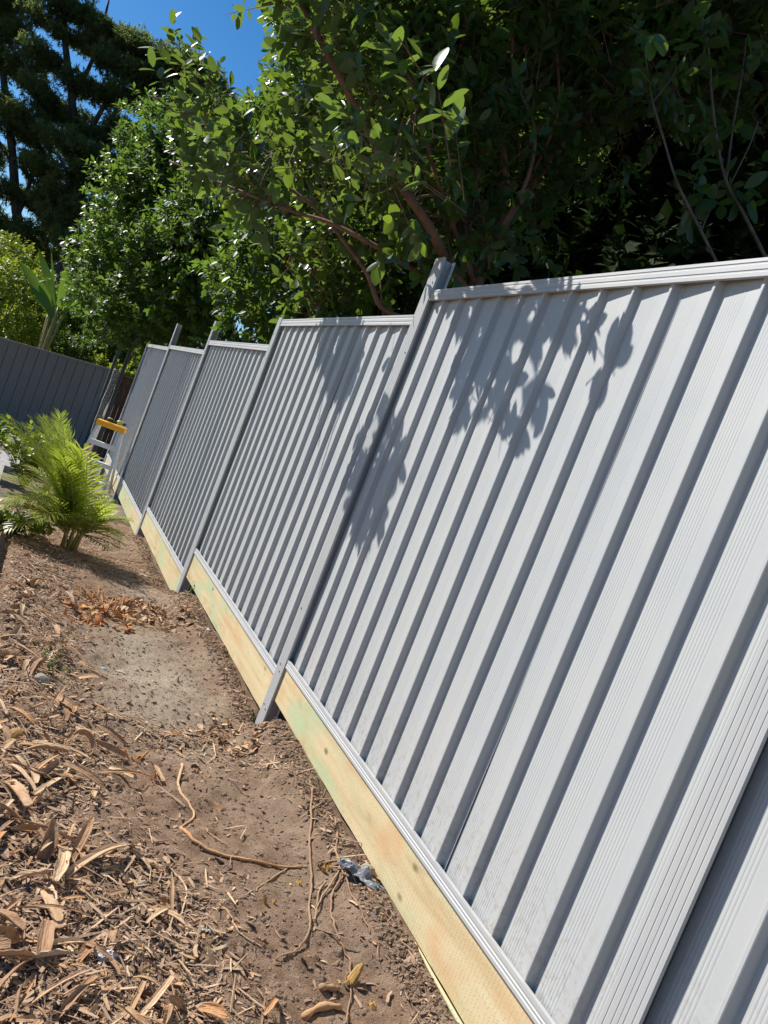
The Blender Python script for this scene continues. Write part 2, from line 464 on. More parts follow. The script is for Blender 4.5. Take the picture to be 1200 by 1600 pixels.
def post_mesh(h):
    """two C channels back to back: a grooved flange front and back, a web between"""
    mb = MB()
    w = POST_W; hf = w / 2 - .0012
    prof = []
    for y0 in (0.0, w / 2 + .0012):
        # front flange profile (x depth, y), grooves pressed in
        pts = [(.010, y0), (.0, y0), (.0, y0 + hf * .22), (.0009, y0 + hf * .25), (.0009, y0 + hf * .31), (0, y0 + hf * .34), (0, y0 + hf * .66),
               (.0009, y0 + hf * .69), (.0009, y0 + hf * .75), (0, y0 + hf * .78), (0, y0 + hf), (POST_D, y0 + hf), (POST_D, y0), (POST_D - .010, y0)]
        if y0 > 0:
            pts = [(x, w - (y - y0)) for x, y in pts]
        prof.append(pts)
    for pts in prof:
        n = len(pts)
        vs = [(x, y, 0) for x, y in pts] + [(x, y, h) for x, y in pts]
        mb.add(vs, [(i, i + 1, n + i + 1, n + i) for i in range(n - 1)])
    return mb

def solid(o, t, off=0):
    md = o.modifiers.new('thickness', 'SOLIDIFY'); md.thickness = t; md.offset = off
    return md

post_base = [None] * 6
PB = [-.35, -.30, -.40, -.62, -.68, -.85]
PT = [2.33, 2.248, 1.992, 1.985, 1.972, 1.655]
for k in range(6):
    o = post_mesh(PT[k] - PB[k]).build('post', M['steel_post'], fence, (0, YP[k], PB[k]))
    solid(o, .0016)
    for yy, zz in ((.020, PT[k] - .12), (.062, PT[k] - .13), (.021, TOPZ[k] - .30)) if k < 4 else ():
        s = MB(); s.tube([(-.0035, yy, zz - PB[k]), (.001, yy, zz - PB[k])], .0042, 8); s.build('screw', M['screw'], o)
    if k == 1:
        for yy, zz in ((.030, .21), (.052, .24), (.058, .03), (.024, .02), (.06, .52)):
            s = MB(); s.tube([(-.0035, yy, zz - PB[k]), (.001, yy, zz - PB[k])], .0045, 8); s.build('screw', M['screw'], o)
post0 = post_mesh(2.4).build('post', M['steel_post'], fence, (0, YP_ALL[0], 0.0)); solid(post0, .0016)

def sheet_profile():
    """one pitch, u towards the near end, depth behind the front line: fluted pan easing forward, narrow front, steep return"""
    dl = lambda u: .0210 - .0147 * u / .128
    pts = [(0.0, .0210)]
    for i in range(7):                                   # pressed flutes
        u = .018 + i * .0098
        pts += [(u, dl(u)), (u + .0028, dl(u) - .0007), (u + .0060, dl(u) - .0010), (u + .0085, dl(u) - .0007)]
    pts += [(.090, dl(.090)), (.128, .0063), (.1315, .0006), (.1390, .0002), (.1412, .0014)]
    return pts                                           # next pitch starts at .152, .0195
PROF = sheet_profile()

def build_sheet(u0, nribs, ztop, zbot, lift, seed, umax):
    cols = []
    for r in range(nribs):
        for (u, d) in PROF: cols.append((r * PITCH + u, d))
    cols.append((nribs * PITCH, .0210)); cols.append((nribs * PITCH + .016, .0200))
    cols = np.array([c for c in cols if c[0] <= umax])
    zs = np.linspace(zbot, ztop, 9)
    V = []
    r = np.random.default_rng(seed)
    ph = r.random(4) * 6.28
    for z in zs:
        wob = .0011 * np.sin(cols[:, 0] * 5.1 + ph[0] + z * 2.2) + .0008 * np.sin(z * 5 + ph[1] + cols[:, 0] * 11)
        V.append(np.stack([.0150 + cols[:, 1] + lift + wob, u0 - cols[:, 0], np.full(len(cols), z)], -1))
    V = np.concatenate(V); n = len(cols)
    i = (np.arange(len(zs) - 1)[:, None] * n + np.arange(n - 1)[None, :]).ravel()
    F = np.stack([i, i + n, i + n + 1, i + 1], -1).ravel()
    return np_mesh(V, F, np.full(len(i), 4), False, np.repeat(zs - zbot, n))

def rail_mesh(y0, y1, ztop, h, top=True):
    """U channel: grooved face front and back joined by a web"""
    pts = [(.0150, 0), (.0040, 0), (.0040, .010), (.0058, .0125), (.0058, .016), (.0040, .0185), (.0040, h - .017), (.0058, h - .0145), (.0058, h - .011), (.0040, h - .0085),
           (.0040, h), (.0440, h), (.0440, 0)]
    if not top: pts = [(x, h - z) for x, z in pts]
    mb = MB(); n = len(pts)
    vs = [(x, y0, ztop - h + z) for x, z in pts] + [(x, y1, ztop - h + z) for x, z in pts]
    mb.add(vs, [(i, i + 1, n + i + 1, n + i) for i in range(n - 1)])
    return mb

for b in range(6):
    yn = YP_ALL[b] + POST_W - .012                       # near end of the bay, inside the channel
    yf = YP_ALL[b + 1] + .012                            # far end
    zt, zb = TOPZ[b], BOTZ[b]
    if b == 5: zb = -.22
    L = yf - yn
    u = yf; done = 0; si = 0
    total = int(math.ceil(L / PITCH))
    while done < total:
        nr = min(5, total - done)
        me = build_sheet(u, nr, zt - .008, zb + .006, (-.0034 if si % 2 else 0.0), 100 + b * 10 + si, u - yn)
        sh = link('infill_sheet', me, M['steel'], fence); solid(sh, .0007)
        u -= nr * PITCH; done += nr; si += 1
    o = rail_mesh(yn - .0, yf, zt, .047, True).build('top_rail', M['steel_post'], fence); solid(o, .0014)
    o = rail_mesh(yn - .0, yf, zb + .037, .037, False).build('bottom_rail', M['steel_post'], fence); solid(o, .0014)
    # timber plinth under the bay, slotted between the posts
    hpl = [.19, .178, .19, .195, .185, .18][b]
    mb = MB()
    ya, yb = yn + .004, yf - .004
    ns = 24; rr = np.random.default_rng(40 + b)
    for j in range(ns):
        pass
    rows = []
    tilt = {1: (-.012, .013), 2: (.0, .002)}.get(b, (0, 0))
    for j in range(ns + 1):
        y = ya + (yb - ya) * j / ns
        e = (rr.random() - .5) * .003
        zl = zb - hpl + tilt[0] + (tilt[1] - tilt[0]) * j / ns + e
        x0 = .012 + (rr.random() - .5) * .0012
        ch = .003
        rows.append([(x0 + ch, y, zl), (x0, y, zl + ch), (x0, y, zb - .0045), (x0 + ch, y, zb - .0015), (x0 + .044, y, zb - .0015), (x0 + .044, y, zl)])
    vs = [q for r_ in rows for q in r_]
    fs = []
    for j in range(ns):
        for q in range(6):
            a = j * 6 + q; c = j * 6 + (q + 1) % 6
            fs.append((a, a + 6, c + 6, c))
    fs.append(tuple(range(6))); fs.append(tuple(ns * 6 + q for q in range(5, -1, -1)))
    mb.add(vs, fs)
    o = mb.build('plinth_board', M['pine'], fence)
    o['label'] = ['pale treated pine board under the nearest bay', 'broad yellow pine board with a few knots', 'long yellow pine board with a green stain band',
                  'yellow pine board with orange and green stains', 'short green stained pine board', 'pine board behind the palm'][b]

# split edge peeling off the near end of the big plinth board
mb = MB()
spl = [(.010, .16, -.125), (.004, .34, -.118), (.002, .52, -.121), (.006, .70, -.119), (.011, .80, -.117)]
mb.tube([(x, y, z + .166 + .012) for x, y, z in spl], [.003, .006, .007, .005, .001], 5)
mb.build('split_edge', M['pine'], fence, smooth=True)

# two bare posts standing where the fence still has to go on, and a third at the end
def lone_post(y, ztop, label, dz=0, x=0.0):
    t = empty('fence_post', (x, y, 0))
    tag(t, label, 'fence post')
    z0 = float(gbase(0, y)) - .1
    o = post_mesh(ztop - z0).build('channel', M['steel_post_dark'], t, (0, 0, z0)); solid(o, .0016)
    f = MB()
    g0 = float(gbase(0, y))
    f.tube([(.03, .04, g0 - .05), (.03, .04, g0 + .02)], [.13, .11], 12)
    f.build('footing', M['concrete'], t)
    return t
lone_post(14.30, 1.75, 'bare dark steel post between the ladder and the brown timber fence')
lone_post(16.60, 1.80, 'bare dark steel post standing at the corner of the charcoal fence')

# ------------------------------------------------------------------ back fences
def back_fence():
    t = empty('back_fence', (0, 0, 0))
    tag(t, 'charcoal smooth steel fence across the far end of the garden', 'fence')
    A = Vector((-6.0, 16.35, 0)); B = Vector((.24, 17.40, 0))
    d = (B - A); L = d.length; d.normalize(); nrmv = Vector((d.y, -d.x, 0))
    zt = lambda s: .42 + (.985 - .42) * s / L
    n = int(L / .195)
    me_cache = None
    for i in range(n):
        s0 = i * .195; s1 = s0 + .195
        p = A + d * s0
        mb = MB(); zz0 = float(gbase(-1, 17)) - .15
        pr = [(0, .026), (.005, .0), (.060, .0), (.064, .003), (.125, .003), (.129, 0), (.180, 0), (.186, .030), (.195, .030)]
        vs = [(A + d * (s0 + u) - nrmv * dd) for u, dd in pr]
        k = len(vs)
        V = [(v.x, v.y, zz0) for v in vs] + [(v.x, v.y, zt(s0 + u) - .02) for v, (u, dd) in zip(vs, pr)]
        mb.add(V, [(j, j + 1, k + j + 1, k + j) for j in range(k - 1)])
        o = mb.build('panel', M['steel_dark'], t); solid(o, .001)
    mb = MB()
    a = A + nrmv * .006; b = B + nrmv * .006
    mb.bar((a.x, a.y, zt(0) - .012), (b.x, b.y, zt(L) - .012), .05, .04)
    mb.build('top_rail', M['steel_dark'], t)
back_fence()

def paling_fence():
    t = empty('paling_fence', (0, 0, 0))
    tag(t, 'old brown timber paling fence seen between the bare posts and the grey fence', 'fence')
    x = .30
    r = random.Random(3)
    while x < 3.2:
        w = .10 + r.random() * .012
        mb = MB()
        h = .88 + r.random() * .02
        y = 17.55 + r.random() * .012
        mb.box((x, y, float(gbase(0, 17.5)) - .1), (x + w, y + .018, h))
        mb.build('paling', M['paling'], t)
        x += w + .006
    mb = MB(); mb.box((.12, 17.52, .905), (3.2, 17.60, .945)); mb.build('capping', M['paling'], t)
    for z in (.7, -.3):
        mb = MB(); mb.box((.12, 17.572, z), (3.2, 17.62, z + .08)); mb.build('rail', M['paling'], t)
paling_fence()
t = empty('timber_post', (.0, 15.9, 0)); tag(t, 'rough grey timber post blotched with pale lichen between the two bare steel posts', 'post')
mb = MB(); z0 = float(gbase(0, 15.9)) - .1
pts = [(.06 + .01 * math.sin(i), 0.0 + .012 * math.cos(i * 1.7), z0 + (1.02 - z0) * i / 9) for i in range(10)]
mb.tube(pts, [.06 + .008 * math.sin(i * 2.3) for i in range(10)], 9); mb.build('shaft', M['lichen'], t)
mb = MB(); mb.tube([(.06, 0, 1.018), (.06, 0, 1.04)], [.064, .045], 9); mb.build('weathered_top', M['lichen'], t)

# weathered edging board at the left of the bed
t = empty('edging_board', (-1.30, 6.0, 0)); tag(t, 'weathered grey timber board edging the left side of the bed', 'board')
mb = MB(); 
mb.bar((-1.30 + 1.30 - .062, -3.6, -.16 + .0), (-.076, .87, -.065), .05, .19)
mb.build('board', M['weathered'], t)
mb = MB(); mb.bar((-.12, .5, -.5), (-.12, .5, .02), .05, .05, up=(0, 1, 0)); mb.build('peg', M['weathered'], t)

# ------------------------------------------------------------------ foliage
def leaf_template():
    st = [(.12, .24, .05), (.32, .44, .085), (.55, .50, .08), (.78, .38, .05), (.92, .19, .02)]
    v = [(0, 0, 0)]; f = []
    for i, (u, w, h) in enumerate(st):
        bend = -.16 * u * u
        v += [(-w, u, bend + h), (0, u, bend), (w, u, bend + h)]
    v.append((0, 1, -.17))
    f += [(0, 2, 1), (0, 3, 2)]
    for i in range(len(st) - 1):
        j = 1 + 3 * i
        f += [(j, j+1, j+4, j+3), (j+1, j+2, j+5, j+4)]
    j = 1 + 3 * (len(st) - 1); e = len(v) - 1
    f += [(j, j+1, e), (j+1, j+2, e)]
    return v, f
LT8 = leaf_template()
LT4 = ([(0,0,0), (-.46,.56,.08), (.46,.56,.08), (0,.5,-.03), (0,1,-.10)], [(0,3,1), (0,2,3), (1,3,4), (3,2,4)])

def twig_leaves(P, D, per, length, r, spread=(35, 75), rosette=True, twlen=.16):
    """leaves along twigs: P (n,3) twig starts, D (n,3) directions -> leaf frames"""
    n = len(P)
    k = per
    t = np.linspace(.25, 1.0, k)[None, :] + (r.random((n, k)) - .5) * .1
    L = (twlen * (.7 + .6 * r.random(n)))[:, None, None]
    O = P[:, None, :] + D[:, None, :] * (t[:, :, None] * L)
    ref = np.where(np.abs(D[:, 2:3]) < .9, np.array([[0, 0, 1.]]), np.array([[1., 0, 0]]))
    U = nrm(np.cross(D, ref)); W = np.cross(U, D)
    ang = np.arange(k)[None, :] * 2.4 + r.random((n, 1)) * 6.28 + (r.random((n, k)) - .5) * .7
    rad = U[:, None, :] * np.cos(ang)[:, :, None] + W[:, None, :] * np.sin(ang)[:, :, None]
    tilt = np.radians(spread[0] + (spread[1] - spread[0]) * (1 - t) + (r.random((n, k)) - .5) * 25)[:, :, None]
    A = D[:, None, :] * np.cos(tilt) + rad * np.sin(tilt)
    A[:, :, 2] -= .12 + .28 * r.random((n, k))
    A = nrm(A)
    Nn = D[:, None, :] + np.array([0, 0, .45])[None, None, :] + (r.random((n, k, 3)) - .5) * .7
    Nn = nrm(Nn - A * (Nn * A).sum(-1, keepdims=True))
    X = np.cross(A, Nn)
    S = length * (.55 + .6 * r.random((n, k)))
    tone = np.clip(.35 + .30 * (r.random((n, 1)) - .3) + .35 * (r.random((n, k)) - .5) + .30 * (t - .6), 0, .92)
    young = (r.random((n, 1)) < .10) & (t > .8)
    tone = np.where(young, .93 + .07 * r.random((n, k)), tone)
    f = lambda a: a.reshape(n * k, -1)
    return f(O), f(X), f(A), f(Nn), S.reshape(-1), tone.reshape(-1)

def leaf_mesh(T, fr, wr=.52):
    O, X, A, Nn, S, tone = fr
    SS = np.stack([S * wr, S, S * .5], -1)
    return stamp(T[0], T[1], O, X, A, Nn, SS, tone)

def blob_points(c, rad, n, r, shell=.35):
    d = nrm(r.normal(size=(n, 3)))
    q = (shell + (1 - shell) * r.random(n) ** .6)[:, None]
    return np.array(c) + d * q * np.array(rad), d

# where, on the fence face, the photograph shows leaf shade: (y, z) outlines on x = 0
SHADE = [
    [(2.256,2.082), (1.257,2.102), (0.956,1.896), (0.949,1.740), (1.068,1.639), (1.368,1.491), (1.603,1.570), (1.735,1.516), (2.012,1.666), (1.965,1.890)],
    [(2.495,1.584), (2.165,1.537), (2.005,1.270), (2.008,0.997), (2.294,0.938), (2.535,1.107), (2.649,1.387)],
    [(3.925,1.986), (3.058,1.974), (2.907,1.638), (3.110,1.522), (3.579,1.719)],
    [(2.543,2.047), (2.245,2.249), (2.206,2.036), (2.389,1.949)],
    [(2.862,1.971), (2.437,1.965), (2.407,1.732), (2.465,1.634)],
    [(5.154,1.776), (4.729,1.774), (4.541,1.562), (4.630,1.483)],
    [(9.573,1.668), (7.149,1.680), (6.830,1.229), (7.846,1.183)],
    [(12.178,1.676), (9.685,1.665), (9.034,1.175), (10.766,1.152)],
]
SUNV = np.array(SUN)
def inside(poly, y, z):
    c = np.zeros(len(y), bool); n = len(poly)
    for i in range(n):
        (y0, z0), (y1, z1) = poly[i], poly[i - 1]
        hit = ((z0 > z) != (z1 > z)) & (y < (y1 - y0) * (z - z0) / (z1 - z0 + 1e-12) + y0)
        c ^= hit
    return c
def sun_ok(O):
    """keep twigs whose shade falls where the photograph has shade (bed and fence otherwise stay sunlit)"""
    x, y, z = O[:, 0], O[:, 1], O[:, 2]
    t = -x / -SUNV[0]                                    # distance along -SUN to the fence plane
    t = np.where(x < 0, x / SUNV[0], 0)
    hy = y - SUNV[1] * t; hz = z - SUNV[2] * t
    front = x < 0
    on_fence = front & (hz > -.2) & (hz < 2.15) & (hy < 12) & (hy > -2.5)
    ok_f = np.zeros(len(x), bool)
    for pz in SHADE: ok_f |= inside(pz, hy, hz)
    tg = (z + .15) / SUNV[2]
    gx = x - SUNV[0] * tg; gy = y - SUNV[1] * tg
    ok_f &= vnoise(hy + 7, hz + 7, .075, 91) < .66
    on_ground = front & (gx < -.02) & (gy < 7.5) & (gy > -1)
    return ~((on_fence & ~ok_f) | on_ground)

FWD = np.array(CAM_F); RGT = np.array(CAM_R); UPV = np.array(CAM_U); CL = np.array(CAM_LOC)
def view(O):
    d = O - CL; z = d @ FWD
    return 600 + FPX * (d @ RGT) / z, 800 - FPX * (d @ UPV) / z, z

def twigs_mesh(P, D, length, rad, r):
    n = len(P)
    tv = [(math.cos(a), 0, math.sin(a)) for a in (0, 2.09, 4.19)] + [(.5*math.cos(a), 1, .5*math.sin(a)) for a in (0, 2.09, 4.19)]
    tf = [(0,1,4,3), (1,2,5,4), (2,0,3,5)]
    ref = np.where(np.abs(D[:, 2:3]) < .9, np.array([[0, 0, 1.]]), np.array([[1., 0, 0]]))
    U = nrm(np.cross(D, ref)); W = np.cross(U, D)
    S = np.stack([np.full(n, rad), length, np.full(n, rad)], -1)
    return stamp(tv, tf, P, U, D, W, S)

def smooth_path(pts, sub=5):
    pts = [Vector(p) for p in pts]; out = []
    for i in range(len(pts) - 1):
        p0 = pts[max(i-1,0)]; p1 = pts[i]; p2 = pts[i+1]; p3 = pts[min(i+2,len(pts)-1)]
        for k in range(sub):
            t = k / sub
            out.append(.5*((2*p1)+(p2-p0)*t+(2*p0-5*p1+4*p2-p3)*t*t+(3*p1-p0-3*p2+p3)*t**3))
    out.append(pts[-1]); return out

def limb(tree, pts, r0, r1, mat, name='limb', n=8, sub=5):
    p = smooth_path(pts, sub); mb = MB()
    m = len(p)
    mb.tube(p, [r0 + (r1 - r0) * (i / (m - 1)) ** .8 for i in range(m)], n)
    mb.build(name, mat, tree, smooth=True)
    return p

# ---- the big tree behind the fence
tree1 = empty('broadleaf_tree', (.62, 3.05, 0))
tag(tree1, 'large glossy leaved tree with reddish branches leaning over the fence beside the tallest post', 'tree')
tree1_inv = (-.62, -3.05, 0)
def W1(p): return Vector(p) + Vector(tree1_inv)
def limb1(pts, r0, r1, mat=None, name='limb'):
    limb(tree1, [W1(p) for p in pts], r0, r1, mat or M['bark'], name)
    return smooth_path(pts)
LP = []
limb1([(.66, 3.0, -.4), (.64, 3.05, .8), (.60, 3.06, 1.7), (0.557,3.060,2.346)], .085, .06, M['bark_pale'], 'trunk')
LP.append((limb1([(0.561,3.057,2.336), (0.554,3.072,2.504), (0.570,3.074,2.645), (0.648,3.165,2.905), (0.776,3.237,3.248), (0.965,3.291,3.769), (1.141,3.349,4.252), (1.264,3.438,4.813)], .046, .014), .5))
LP.append((limb1([(0.557,3.058,2.315), (0.401,3.029,2.392), (0.214,2.901,2.431), (0.058,2.872,2.516), (-0.204,2.900,2.657), (-0.438,2.915,2.805), (-0.648,2.918,2.953), (-0.840,2.910,3.068), (-1.016,3.012,3.278)], .036, .012), 1))
LP.append((limb1([(0.571,3.049,2.283), (0.362,3.041,2.282), (0.230,3.109,2.325), (0.028,3.213,2.372), (-0.226,3.455,2.432), (-0.406,3.658,2.443), (-0.582,3.745,2.440), (-0.842,4.102,2.493), (-1.079,4.334,2.528)], .022, .006), 1))
LP.append((limb1([(0.566,3.040,2.128), (0.302,3.169,2.090), (0.146,3.247,2.098), (0.028,3.316,2.238), (-0.095,3.498,2.379), (-0.255,3.700,2.520), (-0.479,3.931,2.631), (-0.691,4.268,2.749), (-1.007,4.658,2.881), (-1.275,4.798,2.964)], .020, .006), 1))
LP.append((limb1([(0.572,3.069,2.588), (0.584,3.203,2.994), (0.435,3.300,3.320), (0.317,3.369,3.463), (0.212,3.557,3.809), (0.091,3.647,4.236)], .030, .012), .6))
LP.append((limb1([(0.702,3.209,3.114), (0.655,3.086,3.426), (0.534,3.049,3.642), (0.353,3.042,3.856), (0.247,3.112,4.100)], .010, .006), .4))
LP.append((limb1([(0.954,3.295,3.744), (0.890,3.346,4.022), (0.752,3.436,4.329)], .008, .004), .4))
LP.append((limb1([(1.000,3.282,3.886), (0.929,3.336,4.161), (0.792,3.426,4.469)], .012, .006), .4))
LP.append((limb1([(0.481,3.112,2.549), (0.209,3.160,2.905), (0.034,3.151,3.135), (-0.126,3.243,3.320), (-0.304,3.234,3.526)], .013, .005), .8))
LP.append((limb1([(-0.057,2.878,2.578), (0.088,2.868,2.667), (0.185,2.931,2.667), (0.327,2.971,2.644)], .006, .010), .3))
LP.append((limb1([(0.578,3.069,2.622), (0.278,2.995,2.641), (0.097,2.969,2.572), (-0.064,3.044,2.495)], .007, .003), .5))
LP.append((limb1([(0.180,3.226,2.037), (0.124,3.383,2.286), (0.132,3.390,2.446), (0.139,3.516,2.700)], .007, .003), .5))
LP.append((limb1([(0.347,3.148,2.109), (0.323,3.114,2.249), (0.325,3.067,2.397), (0.346,3.064,2.499)], .009, .004), .2))
LP.append((limb1([(0.539,3.014,2.362), (0.410,3.038,2.583), (0.345,3.089,2.853), (0.164,3.199,3.147), (-0.031,3.204,3.434)], .008, .004), .5))
LP.append((limb1([(0.544,2.965,2.492), (0.427,2.981,2.695), (0.308,2.995,2.854), (0.265,3.030,3.054)], .006, .003), .2))

LP.append((limb1([(0.494,2.983,2.396), (0.199,2.979,2.653), (-0.009,2.985,2.862), (-0.162,3.022,3.094), (-0.402,3.156,3.301), (-0.601,3.270,3.526)], .016, .007), .5))
LP.append((limb1([(0.500,2.993,2.585), (0.524,2.894,2.948), (0.474,2.940,3.254), (0.279,3.054,3.496), (0.194,3.122,3.859)], .014, .006), .4))
LP.append((limb1([(-0.195,2.896,2.650), (-0.164,3.013,2.955), (-0.034,3.083,3.289), (-0.030,3.101,3.574)], .012, .005), .5))
r = np.random.default_rng(11)
Ps, Ds = [], []
def add_twigs(P, D):
    Ps.append(P); Ds.append(nrm(D))
# along the limbs
for path, dens in LP:
    path = np.array([tuple(p) for p in path]); m = len(path)
    n = int(m * 7 * dens)
    i = np.clip((r.random(n) ** .75 * (m - 1)).astype(int) , 0, m - 2)
    keep = i > m * (.55 if dens >= 1 else .4)
    i = i[keep]; n = len(i)
    if n == 0: continue
    base = path[i] + (path[i + 1] - path[i]) * r.random((n, 1))
    tan = nrm(path[i + 1] - path[i])
    D = tan * .5 + r.normal(size=(n, 3)) * .6 + np.array([0, 0, .35])
    add_twigs(base + nrm(D) * (r.random((n, 1)) * .30), D)
# crown lumps: centre, radii, twigs
BL = [
    ((-0.249,4.231,3.769), (.5,.6,.55), 110), ((-0.070,4.293,4.331), (.8,.8,.6), 190), ((0.438,4.238,3.958), (.7,.7,.6), 190), ((-0.262,4.318,3.316), (.4,.5,.45), 70),
    ((0.422,4.999,3.520), (.5,.6,.45), 80), ((-0.450,4.325,3.682), (.26,.4,.4), 55), ((0.742,4.802,2.979), (.55,.5,.3), 50), ((0.166,4.871,3.057), (.4,.4,.3), 60),
    ((0.605,3.959,4.358), (.8,.8,.7), 240), ((0.985,4.188,3.932), (.7,.6,.5), 150), ((1.114,3.708,4.402), (.8,.7,.5), 150), ((1.385,3.134,4.523), (.6,.6,.45), 130), ((1.650,2.770,4.395), (.5,.5,.5), 80),
    ((-0.054,4.584,2.186), (.36,.4,.30), 120), ((-0.261,4.905,2.107), (.24,.3,.22), 80), ((0.214,4.577,2.406), (.4,.4,.25), 70), ((-0.217,5.211,1.986), (.2,.2,.14), 40),
    ((-1.013,4.663,2.901), (.30,.3,.24), 48), ((-0.629,4.475,2.957), (.28,.3,.22), 30), ((-1.131,4.589,2.603), (.18,.2,.15), 34), ((-1.173,4.870,3.131), (.14,.16,.18), 30), ((-0.699,4.366,2.487), (.25,.2,.15), 36), ((-1.290,4.795,2.824), (.12,.14,.12), 16),
    ((0.689,3.485,2.971), (.35,.4,.25), 24), ((0.859,3.295,3.070), (.22,.3,.22), 14), ((1.015,2.814,3.703), (.32,.3,.25), 22), ((1.000,3.036,3.565), (.3,.3,.2), 14), ((0.752,2.731,3.843), (.4,.3,.3), 30),
    # the top of the crown, above the picture, that keeps the inside in shade
    ((0.610,4.276,5.739), (1.2,1.1,.8), 330), ((1.553,3.829,6.057), (1.2,1.1,.8), 330), ((0.322,5.406,7.067), (1.4,1.4,.8), 330), ((1.531,4.856,7.806), (1.5,1.4,.8), 330), ((0.167,4.922,5.423), (.8,.8,.6), 160), ((.45,3.5,4.75), (1.0,.9,.55), 330), ((1.3,2.9,4.6), (1.0,.9,.6), 300),
]
for c, rad, n in BL:
    P, d = blob_points(c, rad, n, r)
    D = d * .5 + r.normal(size=(n, 3)) * .45 + np.array([-.05, 0, .45])
    add_twigs(P, D)
# sprays that overhang the bed, high on the sunny side, and throw the leaf shade seen on the bays
for poly, n, t0, t1 in ((SHADE[0], 70, .6, 1.4), (SHADE[1], 70, 1.3, 1.9), (SHADE[1], 40, 1.95, 2.5), (SHADE[2], 22, 1.0, 1.7), (SHADE[3], 10, .6, 1.4), (SHADE[4], 6, .9, 1.6)):
    pz = np.array(poly); lo, hi = pz.min(0), pz.max(0)
    q = lo + (hi - lo) * r.random((n * 5, 2)); q = q[inside(poly, q[:, 0], q[:, 1])][:n]
    # gather them in a few sprays rather than an even sheet
    cc = q[r.integers(0, len(q), 7)]; q = q + (cc[r.integers(0, 7, len(q))] - q) * (.25 * r.random((len(q), 1)))
    tt = t0 + (t1 - t0) * r.random(len(q))
    add_twigs(np.stack([0 * tt, q[:, 0], q[:, 1]], -1) + SUNV * tt[:, None], r.normal(size=(len(q), 3)) * .6 + np.array([-.4, .2, .5]))
P = np.concatenate(Ps); D = np.concatenate(Ds)
ok = sun_ok(P + D * .12) & sun_ok(P) & ~((P[:, 2] < 2.25) & (P[:, 0] < .12))
P, D = P[ok], D[ok]
fr = twig_leaves(P, D, 9, .100, r, twlen=.20)
ok = sun_ok(fr[0] + fr[2] * (fr[4] * .55)[:, None])
ok2 = ok.reshape(-1, 9); full = ok2.sum(1) >= 4                # a twig with few leaves left is dropped whole
ok = (ok2 & full[:, None]).ravel()
P, D = P[full], D[full]
fr = tuple(a[ok] for a in fr)
# leaves are stored relative to the tree's base
O = fr[0]
px, py, zz = view(O)
size = np.where((zz > .3) & (px > 0) & (px < 1200) & (py > 0) & (py < 520), fr[4] / zz, 0) * (.3 + np.abs((fr[3] * nrm(CL - O)).sum(-1)))
pick = np.argsort(-size)[:300]
def split_crown(tree, T, fr, pick, mat, wr, base, stuff='foliage'):
    O, X, A, Nn, S, tone = fr
    rest = np.setdiff1d(np.arange(len(O)), pick)
    b = np.array(base)
    if len(rest):
        o = link(stuff, leaf_mesh(T, (O[rest] - b, X[rest], A[rest], Nn[rest], S[rest], tone[rest]), wr), mat, tree); o['kind'] = 'stuff'
    vs = []
    for q in range(8):
        tv = np.array(T[0], float); rr = np.random.default_rng(q)
        tv[:, 2] *= .5 + 1.1 * rr.random(); tv[:, 0] *= .9 + .2 * rr.random()
        m_ = stamp(tv, T[1], np.zeros((1,3)), np.array([[1.,0,0]]), np.array([[0,1.,0]]), np.array([[0,0,1.]]), np.array([[wr,1.,.5]]), np.array([(q + .4) / 8]))
        m_.materials.append(mat); vs.append(m_)
    for i in pick:
        lf = bpy.data.objects.new('leaf', vs[int(np.clip(tone[i] * 8, 0, 7))]); COL.objects.link(lf); lf.parent = tree
        s = S[i]; p = O[i] - b
        lf.matrix_local = Matrix(((X[i,0]*s, A[i,0]*s, Nn[i,0]*s, p[0]), (X[i,1]*s, A[i,1]*s, Nn[i,1]*s, p[1]), (X[i,2]*s, A[i,2]*s, Nn[i,2]*s, p[2]), (0,0,0,1)))
split_crown(tree1, LT8, fr, pick, M['leaf'], .48, (.62, 3.05, 0))
tw = link('twigs', twigs_mesh(P - D * .10 - np.array([.62, 3.05, 0]), D, np.full(len(P), .28), .0028, r), M['bark'], tree1); tw['kind'] = 'stuff'

# ---- slender saplings standing in the shade on the right
_a = (2.066,1.844,2.091); SAP1 = (_a[0], _a[1], -.1)
_a = (2.227,1.889,2.285); SAP2 = (_a[0], _a[1], -.1)
def sapling(base, stems, label, leaves):
    t = empty('sapling', base)
    tag(t, label, 'sapling')
    b = Vector(base)
    allp = []
    for pts, r0, r1 in stems:
        limb(t, [Vector(p) - b for p in pts], r0, r1, M['twig_grey'], 'stem', 6)
        allp += [tuple(p) for p in smooth_path(pts)]
    allp = np.array(allp); r = np.random.default_rng(int(abs(base[0]) * 1000))
    top = allp[allp[:, 2] > np.quantile(allp[:, 2], .45)]
    P = top[r.integers(0, len(top), leaves)] + r.normal(size=(leaves, 3)) * .05
    D = nrm(r.normal(size=(leaves, 3)) + np.array([-.3, -.2, .2]))
    k = sun_ok(P); P = P[k]; D = D[k]
    fr = twig_leaves(P, D, 5, .115, r, twlen=.15)
    split_crown(t, LT8, fr, np.arange(len(fr[0])) if len(fr[0]) < 200 else np.arange(120), M['leaf'], .54, base)
sapling(SAP1, [([SAP1, (1.587,2.121,2.644), (1.422,2.215,2.814), (1.256,2.309,2.985), (1.080,2.409,3.168), (0.943,2.491,3.367), (0.836,2.555,3.529), (0.712,2.635,3.786)], .012, .004),
    ([(1.258,2.307,2.979), (1.332,2.396,3.173), (1.333,2.404,3.298)], .005, .003), ([(0.852,2.546,3.501), (0.895,2.535,3.658), (0.868,2.445,3.780)], .005, .003)], 'thin bare stemmed sapling with a few broad leaves in the shade right of the trunk', 18)
